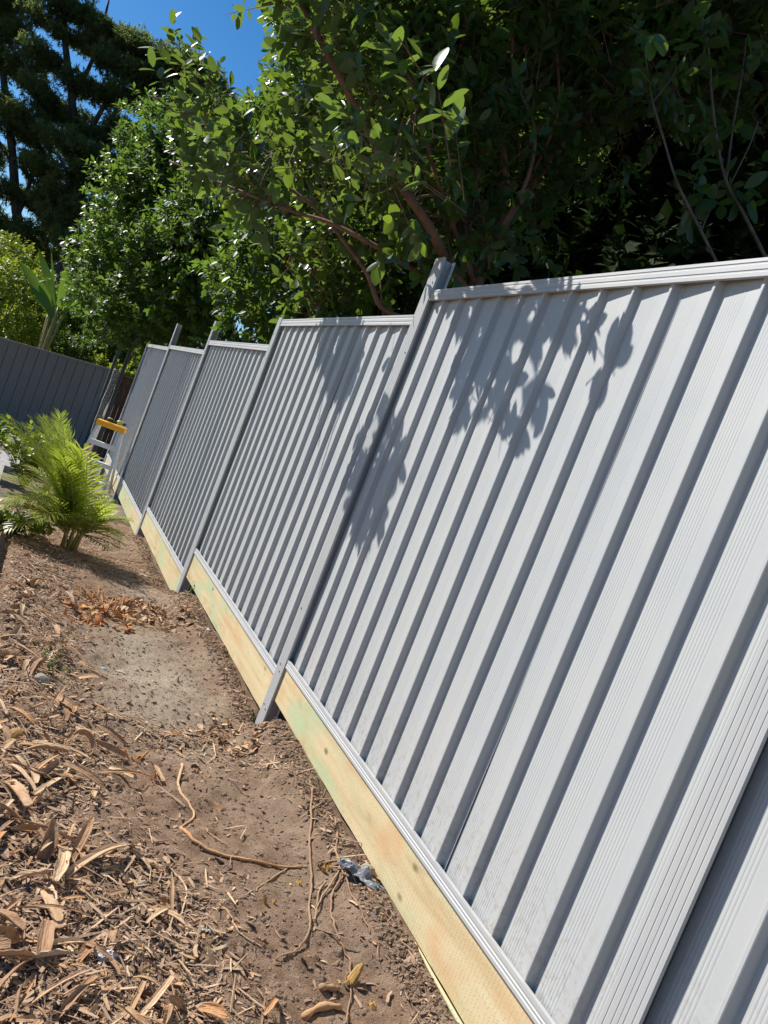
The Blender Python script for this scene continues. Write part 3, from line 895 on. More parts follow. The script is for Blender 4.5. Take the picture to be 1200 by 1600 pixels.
sapling(SAP2, [([SAP2, (1.803,2.139,2.845), (1.647,2.229,3.026), (1.477,2.326,3.201), (1.342,2.402,3.337), (1.198,2.493,3.612), (1.048,2.593,3.972), (0.886,2.690,4.221)], .013, .006),
    ([(1.356,2.395,3.325), (1.371,2.521,3.643), (1.320,2.567,3.949), (1.286,2.596,4.116)], .008, .004), ([(1.380,2.381,3.300), (1.334,2.304,3.468), (1.335,2.312,3.607)], .004, .003)], 'forked grey stemmed sapling at the right edge above the tall fence bay', 10)

# ---- other broadleaf trees
def mass_tree(name, label, base, blobs, nleaf, per, llen, mat, seed, T=LT4, wr=.52, trunk=None, group=None, mask=True, nparts=0, twl=.15, trunk_mat='bark', up=.4):
    t = empty(name, base)
    tag(t, label, 'tree' if 'tree' in name else 'shrub', group)
    r = np.random.default_rng(seed)
    tot = sum(b[1][0] * b[1][1] + b[1][0] * b[1][2] for b in blobs)
    Ps, Ds = [], []
    for c, rad in blobs:
        n = int(nleaf / per * (rad[0] * rad[1] + rad[0] * rad[2]) / tot)
        P, d = blob_points(c, rad, int(n * (.45 + 1.0 * r.random())), r, .5); n = len(P)
        # lumpy outline: push twigs in and out by direction
        P = P + d * ((vnoise(P[:, 0] * 1.0 + P[:, 2], P[:, 1] + P[:, 2] * .7,   .40, seed) - .5) * 1.0 * min(rad))[:, None]
        Ps.append(P); Ds.append(nrm(d * .7 + r.normal(size=(n, 3)) * .4 + np.array([0, 0, up])))
    P = np.concatenate(Ps); D = np.concatenate(Ds)
    if mask:
        k = sun_ok(P); P = P[k]; D = D[k]
    fr = twig_leaves(P, D, per, llen, r, twlen=twl)
    pick = np.array([], int)
    if nparts:
        px, py, zz = view(fr[0])
        size = np.where((zz > .3) & (px > 0) & (px < 1200) & (py > 0) & (py < 560), fr[4] / zz, 0) * (.3 + np.abs((fr[3] * nrm(CL - fr[0])).sum(-1)))
        pick = np.argsort(-size)[:nparts]
    split_crown(t, T, fr, pick, mat, wr, base)
    b = Vector(base)
    if trunk:
        for q, (pts, r0, r1) in enumerate(trunk):
            limb(t, [Vector(p) - b for p in pts], r0, r1, M[trunk_mat], 'trunk' if q == 0 else 'limb', 7, 4)
    return t

mass_tree('glossy_tree', 'bright green glossy tree standing just beyond the fence, left of the reddish branches', (1.0, 7.2, -.4),
    [((0.485,6.895,3.891), (.8,.8,.8)), ((0.209,7.508,4.290), (.5,.6,.7)), ((0.400,6.654,3.020), (.65,.6,.6)), ((0.608,7.128,4.890), (.8,.8,.9)), ((0.075,7.985,3.750), (.55,.6,.65)), ((1.048,6.117,3.148), (.8,.6,.5)), ((0.455,7.036,2.471), (.7,.6,.4))],
    26000, 8, .115, M['leaf_small'], 21, nparts=300, trunk=[([(1.0, 7.2, -.5), (.9, 7.2, 1.2), (0.640,6.786,3.419), (0.326,7.221,4.214)], .07, .02), ([(.92, 7.2, 1.0), (0.983,6.513,3.552), (0.667,7.085,4.709)], .04, .015), ([(.92, 7.2, 1.1), (0.361,6.893,2.960), (0.093,7.765,3.933)], .04, .012)])
mass_tree('dense_tree', 'dense dark glossy tree beyond the far bays, in front of the pines', (.9, 13.0, -.6),
    [((-0.250,13.870,3.986), (1.1,1.1,1.1)), ((-0.410,14.986,2.792), (1.0,1.0,1.0)), ((0.404,12.920,3.036), (1.1,1.0,.9)), ((-0.787,14.755,4.827), (.75,.8,.8)), ((0.119,13.189,4.873), (.9,.9,.9)), ((0.536,11.771,3.553), (1.0,1.,1.)), ((0.177,12.970,2.130), (1.2,1.,.6)), ((0.278,13.142,5.346), (.6,.8,.6)), ((-0.748,15.771,3.613), (.55,.7,.7)), ((-0.795,13.810,4.052), (.4,.4,.35)), ((-0.498,13.493,4.836), (.4,.4,.3)), ((-0.698,14.117,2.722), (.4,.4,.35)), ((-0.330,12.619,3.113), (.45,.4,.3)), ((0.106,11.994,3.685), (.45,.4,.3)), ((-0.299,12.968,1.921), (.5,.4,.3)), ((0.218,11.853,2.456), (.5,.4,.3))],
    62000, 9, .125, M['leaf_small'], 22, trunk=[([(.9, 13., -.7), (.8, 13., 1.5), (-0.154,13.826,4.028)], .12, .04), ([(.85, 13., 1.0), (0.349,13.025,4.166)], .06, .03)])
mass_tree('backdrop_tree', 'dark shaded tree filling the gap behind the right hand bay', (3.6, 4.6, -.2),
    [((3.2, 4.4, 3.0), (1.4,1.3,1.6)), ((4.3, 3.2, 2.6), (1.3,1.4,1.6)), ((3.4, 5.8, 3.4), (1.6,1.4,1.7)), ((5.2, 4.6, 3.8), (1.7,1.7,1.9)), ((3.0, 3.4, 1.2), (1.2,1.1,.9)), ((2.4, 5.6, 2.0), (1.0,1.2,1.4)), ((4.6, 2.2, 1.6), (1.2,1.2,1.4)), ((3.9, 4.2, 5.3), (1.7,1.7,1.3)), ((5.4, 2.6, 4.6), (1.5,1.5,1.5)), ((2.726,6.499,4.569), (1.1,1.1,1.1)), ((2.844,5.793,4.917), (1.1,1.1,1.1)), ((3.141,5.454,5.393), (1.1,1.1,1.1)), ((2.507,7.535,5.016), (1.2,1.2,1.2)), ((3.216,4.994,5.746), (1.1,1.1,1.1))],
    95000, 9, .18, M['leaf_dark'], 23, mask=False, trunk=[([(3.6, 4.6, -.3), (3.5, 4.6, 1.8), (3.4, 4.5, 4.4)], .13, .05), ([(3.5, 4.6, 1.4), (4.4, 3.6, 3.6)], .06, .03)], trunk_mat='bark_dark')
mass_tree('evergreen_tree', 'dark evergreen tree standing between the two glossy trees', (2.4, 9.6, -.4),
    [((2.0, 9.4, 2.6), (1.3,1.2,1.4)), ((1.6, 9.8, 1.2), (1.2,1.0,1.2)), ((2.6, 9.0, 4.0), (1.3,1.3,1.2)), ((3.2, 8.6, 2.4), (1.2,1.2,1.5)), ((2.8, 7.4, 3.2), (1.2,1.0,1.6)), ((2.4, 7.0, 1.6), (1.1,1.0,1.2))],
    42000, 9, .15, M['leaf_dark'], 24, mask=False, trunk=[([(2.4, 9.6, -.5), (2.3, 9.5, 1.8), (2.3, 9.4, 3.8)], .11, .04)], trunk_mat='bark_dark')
mass_tree('hedge_shrub', 'mixed green hedge shrub rising behind the charcoal back fence', (-.4, 19.5, -1.0),
    [((-1.156,23.658,1.454), (1.0,.9,.75)), ((-0.197,22.637,1.679), (.9,.9,.9)), ((0.139,21.748,2.568), (.8,.8,1.0)), ((-0.744,24.080,2.432), (.9,.9,.7)), ((0.646,20.317,1.706), (.7,.6,.6)), ((-1.453,23.197,0.751), (.9,.7,.5)), ((0.128,20.968,0.933), (1.0,.6,.7))],
    32000, 8, .14, M['leaf_small'], 25, mask=False, trunk=[([(-.4, 19.5, -1.1), (-.4, 19.5, .6)], .05, .03)])
mass_tree('golden_shrub', 'yellow green sunlit shrub behind the left end of the charcoal fence', (-2.6, 20.5, -1.0),
    [((-2.393,22.607,1.640), (1.0,.9,.9)), ((-3.063,22.323,0.798), (1.0,.9,1.0)), ((-1.825,21.272,0.984), (.8,.7,.5)), ((-2.956,24.634,2.623), (.8,.8,.6))],
    18000, 8, .13, M['leaf_yellow'], 26, mask=False, trunk=[([(-2.6, 20.5, -1.1), (-2.6, 20.5, .6)], .05, .03)])
mass_tree('lime_shrub', 'lime green shrub peeping over the corner behind the bare posts', (.5, 19.0, -1.0),
    [((0.603,19.385,0.864), (.45,.4,.35)), ((0.801,18.769,1.477), (.4,.4,.4)), ((0.238,20.130,0.930), (.4,.4,.3))],
    2200, 8, .12, M['leaf_yellow'], 27, mask=False, trunk=[([(.5, 19.0, -1.1), (.5, 19.0, .2)], .03, .02)])

# ---- giant strelitzia behind the back fence
def paddle_plant():
    base = Vector((-1.35, 19.6, -1.0)); t = empty('paddle_plant', base)
    tag(t, 'tall plant with broad upright paddle leaves above the charcoal fence', 'plant')
    L = [(0, 0, .15, .9), (0, 0, .13, .2), (0, 0, .16, .95), (0, 0, .12, .6), (0, 0, .04, .3), (0, 0, .12, .5), (0, 0, .13, .35), (0, 0, .12, .8)]
    ends = [(-1.442,20.693,1.835), (-1.411,20.905,1.888), (-1.314,20.757,2.064), (-1.264,20.474,1.570), (-1.425,21.024,1.885), (-1.475,20.809,1.652), (-1.308,20.406,1.887), (-1.150,20.544,1.791)]
    tips = [(-2.551,21.080,2.695), (-2.217,21.624,3.248), (-1.217,20.694,3.465), (-2.109,20.603,2.200), (-1.909,21.588,3.324), (-1.981,20.891,2.445), (-1.421,20.538,2.984), (-1.102,20.132,2.638)]
    for (c, tip, (_, _, w, tn)) in zip(ends, tips, L):
        a = Vector(c) - base; b = Vector(tip) - base
        s = MB(); s.tube(smooth_path([(0, 0, 0), a * .5 + Vector((0, 0, .25)), a]), .035, 6); s.build('stalk', M['palm_stem'], t, smooth=True)
        d = b - a; side = d.cross(Vector((0.3, -1, .1))).normalized(); nn = side.cross(d).normalized()
        vs = []; n = 9
        for i in range(n + 1):
            u = i / n
            ww = w * math.sin(math.pi * min(1, .08 + u * .95)) ** .7 * (1 - .25 * u)
            p = a + d * u + nn * (-.18 * u * u)
            sag = .35 * ww
            vs += [p - side * ww - nn * (-sag), p, p + side * ww - nn * (-sag)]
        fs = []
        for i in range(n):
            j = i * 3; fs += [(j, j+1, j+4, j+3), (j+1, j+2, j+5, j+4)]
        me = MB(); me.add(vs, fs); m_ = me.mesh(True)
        at = m_.attributes.new('tone', 'FLOAT', 'POINT'); at.data.foreach_set('value', [tn] * len(m_.vertices))
        link('leaf', m_, M['paddle'], t)
paddle_plant()

# ---- tall pines far behind
def pine(name, label, base, trunks, clumps, seed, ntuft):
    t = empty(name, base); tag(t, label, 'tree', None)
    b = Vector(base); r = np.random.default_rng(seed)
    for pts, r0, r1 in trunks:
        limb(t, [Vector(p) - b for p in pts], r0, r1, M['bark_dark'], 'trunk' if r0 > .19 else 'branch', 7, 4)
    O, Ax, Nn, tone = [], [], [], []
    for c, rad in clumps:
        n = int(ntuft * rad[0] * rad[2])
        P, d = blob_points(c, rad, n, r, .2)
        P = P + ((vnoise(P[:,0]+P[:,2]*.6, P[:,1]+P[:,2], .35, seed)-.5)*.5)[:,None]*d
        k = 9
        a = nrm(d[:, None, :] * .5 + r.normal(size=(n, k, 3)) * .75 + np.array([.10, -.05, -.15]))
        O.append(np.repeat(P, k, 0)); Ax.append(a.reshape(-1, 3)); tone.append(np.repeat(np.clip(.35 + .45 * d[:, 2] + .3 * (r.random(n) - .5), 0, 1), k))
    O = np.concatenate(O); A = np.concatenate(Ax); tone = np.concatenate(tone)
    X = nrm(np.cross(A, r.normal(size=A.shape))); Z = np.cross(X, A)
    S = np.stack([.020 + .018 * r.random(len(O)), .11 + .16 * r.random(len(O)), np.ones(len(O))], -1)
    me = stamp([(-.5,0,0),(.5,0,0),(.35,.6,.02),(0,1,0),(-.35,.6,.02)], [(0,1,2,3,4)], O - np.array(base), X, A, Z, S, tone)
    o = link('crown', me, M['needle'], t); o['kind'] = 'stuff'

def pine_group():
    r = np.random.default_rng(5)
    base = (-2.2, 35.0, -1.6)
    tr = [([base, (-1.594,35.231,3.839), (-2.017,35.586,5.926), (-2.522,35.999,8.261), (-3.470,36.638,10.688), (-4.633,37.399,13.305), (-5.382,37.984,16.386)], .30, .10),
          ([(-2.004,35.560,5.648), (-1.877,35.580,6.838), (-1.881,35.719,8.824), (-1.624,35.186,11.050), (-0.691,34.847,12.854), (0.411,34.361,13.752)], .16, .05),
          ([(-2.509,35.973,7.983), (-3.786,36.688,9.131), (-5.113,37.465,10.825), (-6.277,38.127,12.022)], .15, .05),
          ([(-2.604,36.057,8.510), (-2.224,36.017,10.662), (-2.115,36.104,12.697), (-1.876,36.070,13.936)], .14, .04),
          ([(-1.834,35.120,8.584), (-0.718,34.705,10.606), (0.784,33.490,11.942), (1.799,33.035,12.658)], .10, .04),
          ([(-3.388,36.581,10.439), (-3.180,36.641,12.801), (-3.378,36.891,14.986)], .12, .04)]
    cl = []
    def C(px, py, d, rx, rz): cl.append((None, None)); 
    pts = [(0.716,33.602,13.067), (-0.025,33.990,13.350), (1.552,33.146,12.496), (1.064,33.397,12.613), (-0.046,33.974,12.955), (-0.911,34.992,13.373), (-1.817,36.023,13.678), (-2.743,36.484,13.673), (-3.117,36.651,13.396), (-4.086,37.174,13.997), (-1.748,35.409,13.372), (-0.642,34.785,12.316),
           (-2.326,35.630,12.422), (-3.261,36.698,13.050), (-4.245,37.178,12.906), (-5.392,37.773,13.259), (0.565,33.592,11.846), (-0.152,33.889,10.984), (-1.371,35.087,11.440), (-2.273,36.079,11.208), (-3.339,36.617,11.313), (-4.485,37.211,11.666), (-1.154,34.879,9.998), (-1.859,35.758,9.543), (2.098,32.823,11.743), (1.764,32.424,11.670),
           (-2.989,36.905,9.905), (-4.070,37.450,10.011), (0.023,33.713,9.685), (1.099,33.267,10.978), (-4.976,37.696,15.143), (-3.812,37.034,13.946), (-5.960,38.176,14.999), (-1.557,35.489,7.830), (-0.699,34.990,6.783), (-4.158,37.960,8.661), (0.482,33.936,12.980), (-0.234,34.718,12.667), (-3.018,35.380,8.690), (-2.187,35.123,7.710), (-2.509,35.442,6.772), (-1.488,34.793,6.359), (-2.224,35.438,5.523), (-1.533,34.717,4.942), (-5.152,36.990,11.752), (-4.834,37.091,13.891), (-1.350,34.883,8.655), (-2.085,34.679,8.494), (-0.192,33.680,7.667), (1.449,33.151,11.818), (2.161,32.751,11.165), (0.159,33.801,11.945), (-1.168,34.822,12.297), (-4.673,36.649,10.284), (-4.830,36.987,9.186), (-3.511,36.215,7.502), (-2.618,35.886,5.949)]
    for q in pts: cl.append((q, (.72 + .45 * r.random(), .85, .34 + .22 * r.random())))
    cl[:] = [c for c in cl if c[0] is not None]
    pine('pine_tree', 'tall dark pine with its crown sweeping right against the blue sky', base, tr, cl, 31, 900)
    base = (-5.2, 36.0, -1.6)
    tr = [([base, (-3.229,37.120,3.210), (-4.052,37.687,5.486), (-5.052,38.357,7.979), (-6.276,39.152,10.667), (-7.513,39.974,13.642), (-8.467,40.622,16.155)], .28, .10),
          ([(-3.945,37.617,5.240), (-3.921,37.707,6.714), (-4.158,37.960,8.661), (-4.312,38.153,10.351)], .12, .05), ([(-4.838,38.217,7.487), (-6.188,38.949,8.364), (-7.538,39.681,9.240)], .13, .05)]
    pts = [(-6.513,39.405,12.614), (-6.876,39.493,11.285), (-5.545,38.831,11.278), (-6.057,38.969,9.591), (-5.024,38.405,8.870), (-3.940,37.777,7.585), (-5.853,38.711,7.338), (-4.420,37.920,6.205), (-3.321,37.366,6.097), (-4.467,37.840,4.721), (-7.909,40.057,12.006), (-7.621,39.740,9.497), (-6.782,39.652,14.253), (-8.114,40.315,14.260), (-3.368,37.286,4.613), (-3.048,37.845,6.896), (-5.332,38.285,4.930), (-7.080,39.751,13.538)]
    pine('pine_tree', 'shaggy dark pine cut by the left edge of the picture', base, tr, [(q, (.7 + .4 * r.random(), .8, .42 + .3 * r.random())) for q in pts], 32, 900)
    base = (-.6, 37.0, -1.6)
    tr = [([base, (-0.718,37.071,4.383), (-1.375,37.566,6.813), (-1.551,37.837,9.450), (-1.589,37.980,11.244)], .20, .07), ([(-1.288,37.505,6.549), (-2.525,38.208,7.820), (-3.350,38.677,8.668)], .1, .05), ([(-2.325,37.822,3.685), (-3.005,38.328,6.104), (-3.384,38.672,8.352)], .22, .08)]
    pts = [(-0.617,37.087,5.332), (-1.250,37.362,4.755), (-2.732,38.065,4.262), (-2.241,38.451,5.293), (-0.967,37.480,8.498), (-0.506,37.327,9.603), (-1.288,37.505,6.549), (-3.648,38.482,3.712), (-2.450,39.220,6.817), (0.083,36.822,6.542), (0.275,36.628,5.117), (-3.601,39.618,4.298)]
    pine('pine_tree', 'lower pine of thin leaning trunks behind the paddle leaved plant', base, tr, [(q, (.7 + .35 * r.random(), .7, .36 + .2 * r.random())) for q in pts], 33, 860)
pine_group()

def far_wood():
    r = np.random.default_rng(61); n = 16000
    x = -26 + 60 * r.random(n); y = 52 + 10 * r.random(n); top = 3.2 + 2.4 * vnoise(x, y * 0, 3.2, 62) + 1.2 * vnoise(x, y * 0, 1.1, 63)
    P = np.stack([x, y, -1.8 + (top + 1.8) * r.random(n) ** .8], -1)
    D = nrm(r.normal(size=(n, 3)) + np.array([0, -.3, .5]))
    o = link('far_wood', leaf_mesh(LT4, twig_leaves(P, D, 3, .55, r, twlen=.5), .6), M['leaf_dark']); tag(o, 'dark band of far woodland glimpsed between the pine trunks', None, None, 'stuff')
far_wood()

# ------------------------------------------------------------------ palms in the bed
def frond(t, base, direction, length, bend, r, tone, droop=.0, fold=.5):
    """one arching frond: a rib with two rows of leaflets"""
    d = Vector(direction).normalized(); n = 16
    pts = []; p = Vector(base); step = length / n
    side0 = d.cross(Vector((0, 0, 1)))
    if side0.length < .05: side0 = Vector((1, 0, 0))
    side0.normalize()
    for i in range(n + 1):
        pts.append(p.copy()); p = p + d * step
        d = (d + Vector((0, 0, -bend * step * (1 + 1.2 * i / n)))).normalized()
    O, X, A, Z, S, T = [], [], [], [], [], []
    m = int(length * 36)
    for j in range(m):
        u = .14 + .86 * j / (m - 1)
        f = u * n; i = min(int(f), n - 1); q = pts[i].lerp(pts[i+1], f - i)
        tan = (pts[i+1] - pts[i]).normalized(); sd = tan.cross(Vector((0, 0, 1)))
        sd = sd.normalized() if sd.length > .05 else side0
        upv = sd.cross(tan)
        for s in (-1, 1):
            a = (sd * s * (.85 + .2 * r.random()) + tan * (.55 + .5 * u) + upv * (.35 * fold + .25 * (r.random() - .4))).normalized()
            a.z -= .12 * r.random(); a.normalize()
            nn = (upv - a * upv.dot(a)).normalized()
            O.append(q); A.append(a); Z.append(nn); X.append(a.cross(nn))
            L = length * .36 * (math.sin(math.pi * (.12 + .80 * u)) ** .6) * (.8 + .35 * r.random())
            S.append((.010 + .005 * r.random(), L, L)); T.append(min(1, max(0, tone + .6 * (r.random() - .5))))
    tv = [(-.25,0,0),(.25,0,0),(-.5,.35,.035),(.5,.35,.035),(-.4,.7,-.01),(.4,.7,-.01),(0,1,-.14)]
    tf = [(0,1,3,2),(2,3,5,4),(4,5,6)]
    arr = lambda l: np.array([tuple(v) for v in l])
    me = stamp(tv, tf, arr(O), arr(X), arr(A), arr(Z), arr(S), np.array(T))
    fo = link('frond', me, M['palm'], t)
    mb = MB(); mb.tube(pts, [.0055 * (1 - .8 * i / n) + .0008 for i in range(n + 1)], 5); mb.build('rib', M['palm_stem'], fo, smooth=True)

def palm(base, label, fronds, canes, seed):
    z = float(gbase(base[0], base[1])); t = empty('palm', (base[0], base[1], z))
    tag(t, label, 'palm')
    r = random.Random(seed)
    tips = []
    for i in range(canes):
        a = r.random() * 6.28; q = .02 + .05 * r.random(); h = .10 + .20 * r.random()
        b0 = Vector((math.cos(a) * q, math.sin(a) * q, -.03)); b1 = b0 * 1.3 + Vector((0, 0, h))
        mb = MB(); mb.tube([b0, b0.lerp(b1, .5) + Vector((r.uniform(-.01,.01), 0, 0)), b1], [.014, .012, .007], 7); mb.build('cane', M['palm_stem'], t, smooth=True)
        tips.append(b1)
    for (az, el, L, bend, tone) in fronds:
        a = math.radians(az); e = math.radians(el)
        d = (math.cos(a) * math.cos(e), math.sin(a) * math.cos(e), math.sin(e))
        b = min(tips, key=lambda q: -(q.x * d[0] + q.y * d[1]) + r.random() * .05)
        frond(t, b * .8, d, L, bend, r, tone)
    return t
FR = []
rr = random.Random(9)
# azimuth (0 = towards the fence, 90 = away), elevation, length, bend, tone
for k in range(12): FR.append((rr.uniform(150, 235), rr.uniform(58, 74), rr.uniform(.70, .92), rr.uniform(.5, .9), rr.uniform(.5, .8)))
for k in range(9): FR.append((rr.uniform(130, 240), rr.uniform(42, 58), rr.uniform(.62, .78), rr.uniform(.9, 1.5), rr.uniform(.55, .9)))
for k in range(12): FR.append((rr.uniform(-100, 90), rr.uniform(48, 70), rr.uniform(.34, .48), rr.uniform(1.5, 2.2), rr.uniform(.6, .92)))
for k in range(7): FR.append((rr.uniform(150, 215), rr.uniform(24, 42), rr.uniform(.50, .66), rr.uniform(1.0, 1.6), rr.uniform(.78, .98)))
for k in range(5): FR.append((rr.uniform(-40, 10), rr.uniform(30, 44), rr.uniform(.34, .42), rr.uniform(1.6, 2.2), rr.uniform(.85, 1.0)))
for k in range(9): FR.append((rr.uniform(165, 240), rr.uniform(68, 80), rr.uniform(.62, .84), rr.uniform(.5, 1.0), rr.uniform(.5, .85)))
for az, el, L, bend, tone in [(-30,12,.36,.8,.3),(-50,8,.34,.8,.25),(-15,10,.38,.9,.35),(172,62,1.12,.75,.5),(150,72,.92,.45,.5)]:
    FR.append((az, el, L, bend, tone))
for q in range(16):
    FR.append((rr.uniform(60, 300), rr.uniform(35, 75), rr.uniform(.28, .42), 2.2, rr.uniform(.4, .8)))
palm((-0.739,5.428), 'bushy bright green palm clump with yellow canes in the middle of the bed', [(a, e, L * (.80 if 140 < a < 240 and e < 60 else .88), b, t_) for a, e, L, b, t_ in FR], 16, 3)
FR2 = [(150,60,.75,1.1,.35),(175,58,.75,1.2,.3),(100,70,.8,.8,.35),(60,60,.75,1.0,.45),(40,66,.85,.9,.5),(200,60,.7,1.1,.4),(-70,72,.6,1.3,.4),(130,75,.8,.7,.4),(40,72,.8,.8,.45)]
palm((-0.861,8.590), 'darker upright palm just behind the bushy bright green palm', [(a, e, L * .78, b, tn) for a, e, L, b, tn in [(150,60,.8,1.,.35),(170,55,.75,1.2,.3),(185,66,.85,.8,.35),(140,68,.85,.7,.4),(200,56,.7,1.2,.4),(165,74,.9,.6,.45),(130,75,.9,.5,.45)]], 6, 4)

# ------------------------------------------------------------------ small plants
def small_plant(name, base, label, nst, h, leaf, mat, seed, spread=.25, flower=False):
    z = float(gbase(base[0], base[1])); t = empty(name, (base[0], base[1], z)); tag(t, label, 'plant')
    r = np.random.default_rng(seed); rp = random.Random(seed)
    P, D = [], []
    for i in range(nst):
        a = rp.random() * 6.28; q = spread * rp.random()
        tip = Vector((math.cos(a) * q, math.sin(a) * q, h * (.6 + .4 * rp.random())))
        path = smooth_path([(0, 0, -.02), tip * .5 + Vector((0, 0, h * .12)), tip], 4)
        mb = MB(); mb.tube(path, [.005 * (1 - .7 * k / (len(path) - 1)) + .001 for k in range(len(path))], 5); mb.build('stem', M['palm_stem'], t, smooth=True)
        for k in range(2, len(path)):
            P.append(tuple(path[k])); dd = (path[k] - path[k-1]).normalized() + Vector((rp.uniform(-.5,.5), rp.uniform(-.5,.5), .2)); D.append(tuple(dd.normalized()))
        if flower and i < 4:
            f = MB()
            for k in range(6):
                an = k * 1.047; f.bar(tip + Vector((0,0,.01)), tip + Vector((math.cos(an) * .028, math.sin(an) * .028, .022)), .018, .004)
            f.build('flower', M['flower'], t)
    fr = twig_leaves(np.array(P), nrm(np.array(D)), 6, leaf, r, twlen=.09)
    o = link('foliage', leaf_mesh(LT8, fr, .55), mat, t)
    o['kind'] = 'stuff'
small_plant('flowering_shrub', (-1.101,8.314), 'yellow leaved shrub with orange flowers left of the palms', 34, .62, .075, M['leaf_yellow'], 51, .5, True)
small_plant('leafy_shrub', (-1.513,8.645), 'dark green leafy shrub at the left edge in front of the charcoal fence', 10, .5, .09, M['leaf'], 52, .3)
small_plant('weed', (-1.172,5.434), 'small green weed by the weathered edging board', 6, .16, .07, M['leaf'], 53, .16)
small_plant('weed', (-1.033,5.478), 'low yellowing weed between the edging board and the bushy palm', 7, .12, .05, M['leaf_yellow'], 54, .2)
small_plant('seedling', (-0.031,4.300), 'tiny green seedling at the foot of the second post', 1, .02, .022, M['leaf'], 55, .04)
small_plant('seedling', (-0.955,2.484), 'tiny pale green seedling beside the beige rock', 3, .02, .014, M['leaf_small'], 56, .03)

def grass_tuft(base, label, n, h, mat, seed, w=.004):
    z = float(gbase(base[0], base[1])); t = empty('grass_tuft', (base[0], base[1], z)); tag(t, label, 'grass tuft')
    rp = random.Random(seed); mb = MB()
    for i in range(n):
        a = rp.random() * 6.28; q = .02 * rp.random(); hh = h * (.5 + .6 * rp.random())
        p0 = Vector((math.cos(a) * q, math.sin(a) * q, -.01)); o = Vector((math.cos(a), math.sin(a), 0)); s = Vector((-o.y, o.x, 0)) * w
        p1 = p0 + o * hh * .25 + Vector((0, 0, hh * .6)); p2 = p0 + o * hh * .7 + Vector((0, 0, hh * .85))
        mb.add([p0 - s, p0 + s, p1 + s * .8, p1 - s * .8, p2], [(0,1,2,3), (3,2,4)])
    m_ = mb.mesh(True); at = m_.attributes.new('tone', 'FLOAT', 'POINT'); at.data.foreach_set('value', [rp.random() * .5 for _ in m_.vertices])
    o = link('blades', m_, mat, t); o['kind'] = 'stuff'
grass_tuft((0.075,5.828), 'dark green grass tuft against the second plinth board', 26, .16, M['leaf'], 1)
grass_tuft((0.005,3.153), 'sparse dry tuft beside the green stained plinth board', 12, .08, M['leaf_dark'], 2)
grass_tuft((0.076,8.494), 'dry pale grass tuft below the ladder beside the plinth', 30, .20, M['palm'], 3)

# ------------------------------------------------------------------ ladder with the driver on it
def ladder():
    bx, by = -.285, 9.88; z0 = float(gbase(-.25, 9.9))
    t = empty('step_ladder', (bx, by, z0), math.radians(-14)); tag(t, 'small aluminium step ladder with a yellow top standing beside the far fence bay', 'ladder')
    H = .42 - z0
    wt, wb = .155, .24                                   # half widths top and bottom
    ff, fb = -.34, .30                                   # foot positions front and rear
    for s in (-1, 1):
        mb = MB(); mb.bar((s * wb, ff, 0), (s * wt, -.03, H), .036, .026, up=(0, 1, 0)); mb.build('front_rail', M['alu'], t)
        mb = MB(); mb.bar((s * (wb - .01), fb, 0), (s * (wt - .012), .05, H), .034, .020, up=(0, 1, 0)); mb.build('rear_leg', M['alu'], t)
        mb = MB(); mb.box((s * wb - .022, ff - .035, -.005), (s * wb + .022, ff + .035, .04)); mb.build('foot', M['tool_black'], t)
    for k, f in enumerate((.72, .46, .20)):
        y = ff + (-.03 - ff) * f; w = wb + (wt - wb) * f
        mb = MB(); mb.box((-w + .008, y - .045, H * f - .012), (w - .008, y + .045, H * f + .012)); mb.box((-w + .010, y - .0462, H * f - .046), (w - .010, y - .040, H * f - .0125)); mb.build('step', M['alu'], t)
    for f in (.40, .12):
        y = fb + (.05 - fb) * f; w = wb + (wt - wb) * f
        mb = MB(); mb.box((-w + .012, y - .006, H * f - .012), (w - .012, y + .006, H * f + .012)); mb.build('brace', M['alu'], t)
    mb = MB(); mb.box((-wt - .03, -.085, H), (wt + .03, .085, H + .022)); mb.box((-wt - .03, -.0865, H - .05), (wt + .03, -.076, H + .0205)); mb.box((-wt - .03, .076, H - .05), (wt + .03, .0865, H + .0205))
    mb.box((-wt - .0315, -.08, H - .05), (-wt - .02, .08, H + .0205)); mb.box((wt + .02, -.08, H - .05), (wt + .0315, .08, H + .0205))
    o = mb.build('top_tray', M['ladder_yellow'], t)
    bv = o.modifiers.new('b', 'BEVEL'); bv.width = .003; bv.segments = 1
    mb = MB(); mb.bar((-wb + .04, -.20, H * .28), (-wt - .004, -.02, H * .66), .006, .02); mb.build('strap', M['red'], t)
    # cordless driver lying on the tray
    d = empty('cordless_driver', (bx + .0, by - .01, z0 + H + .022), math.radians(-14)); tag(d, 'lime and black cordless driver lying on the yellow ladder top', 'power tool')
    mb = MB(); mb.tube([(.045, 0, .045), (.075, 0, .046), (.115, 0, .046), (.125, 0, .044)], [.020, .027, .027, .018], 10); mb.build('motor_body', M['tool_green'], d, smooth=True)
    mb = MB(); mb.tube([(.125, 0, .045), (.145, 0, .045), (.165, 0, .045)], [.022, .022, .012], 10); mb.build('nose', M['tool_black'], d, smooth=True)
    mb = MB(); mb.tube([(.165, 0, .045), (.19, 0, .045)], .005, 6); mb.build('bit', M['screw'], d)
    mb = MB(); mb.tube([(.07, .01, .034), (.01, .015, .026), (-.055, .02, .026)], [.015, .013, .016], 8); mb.build('handle', M['tool_black'], d, smooth=True)
    mb = MB(); mb.tube([(-.05, .02, .012), (-.05, .02, .052)], [.036, .036], 10); mb.build('battery', M['tool_black'], d)
    mb = MB(); mb.tube([(-.05, .02, .053), (-.05, .02, .060)], [.034, .026], 10); mb.build('battery_cap', M['tool_green'], d)
ladder()

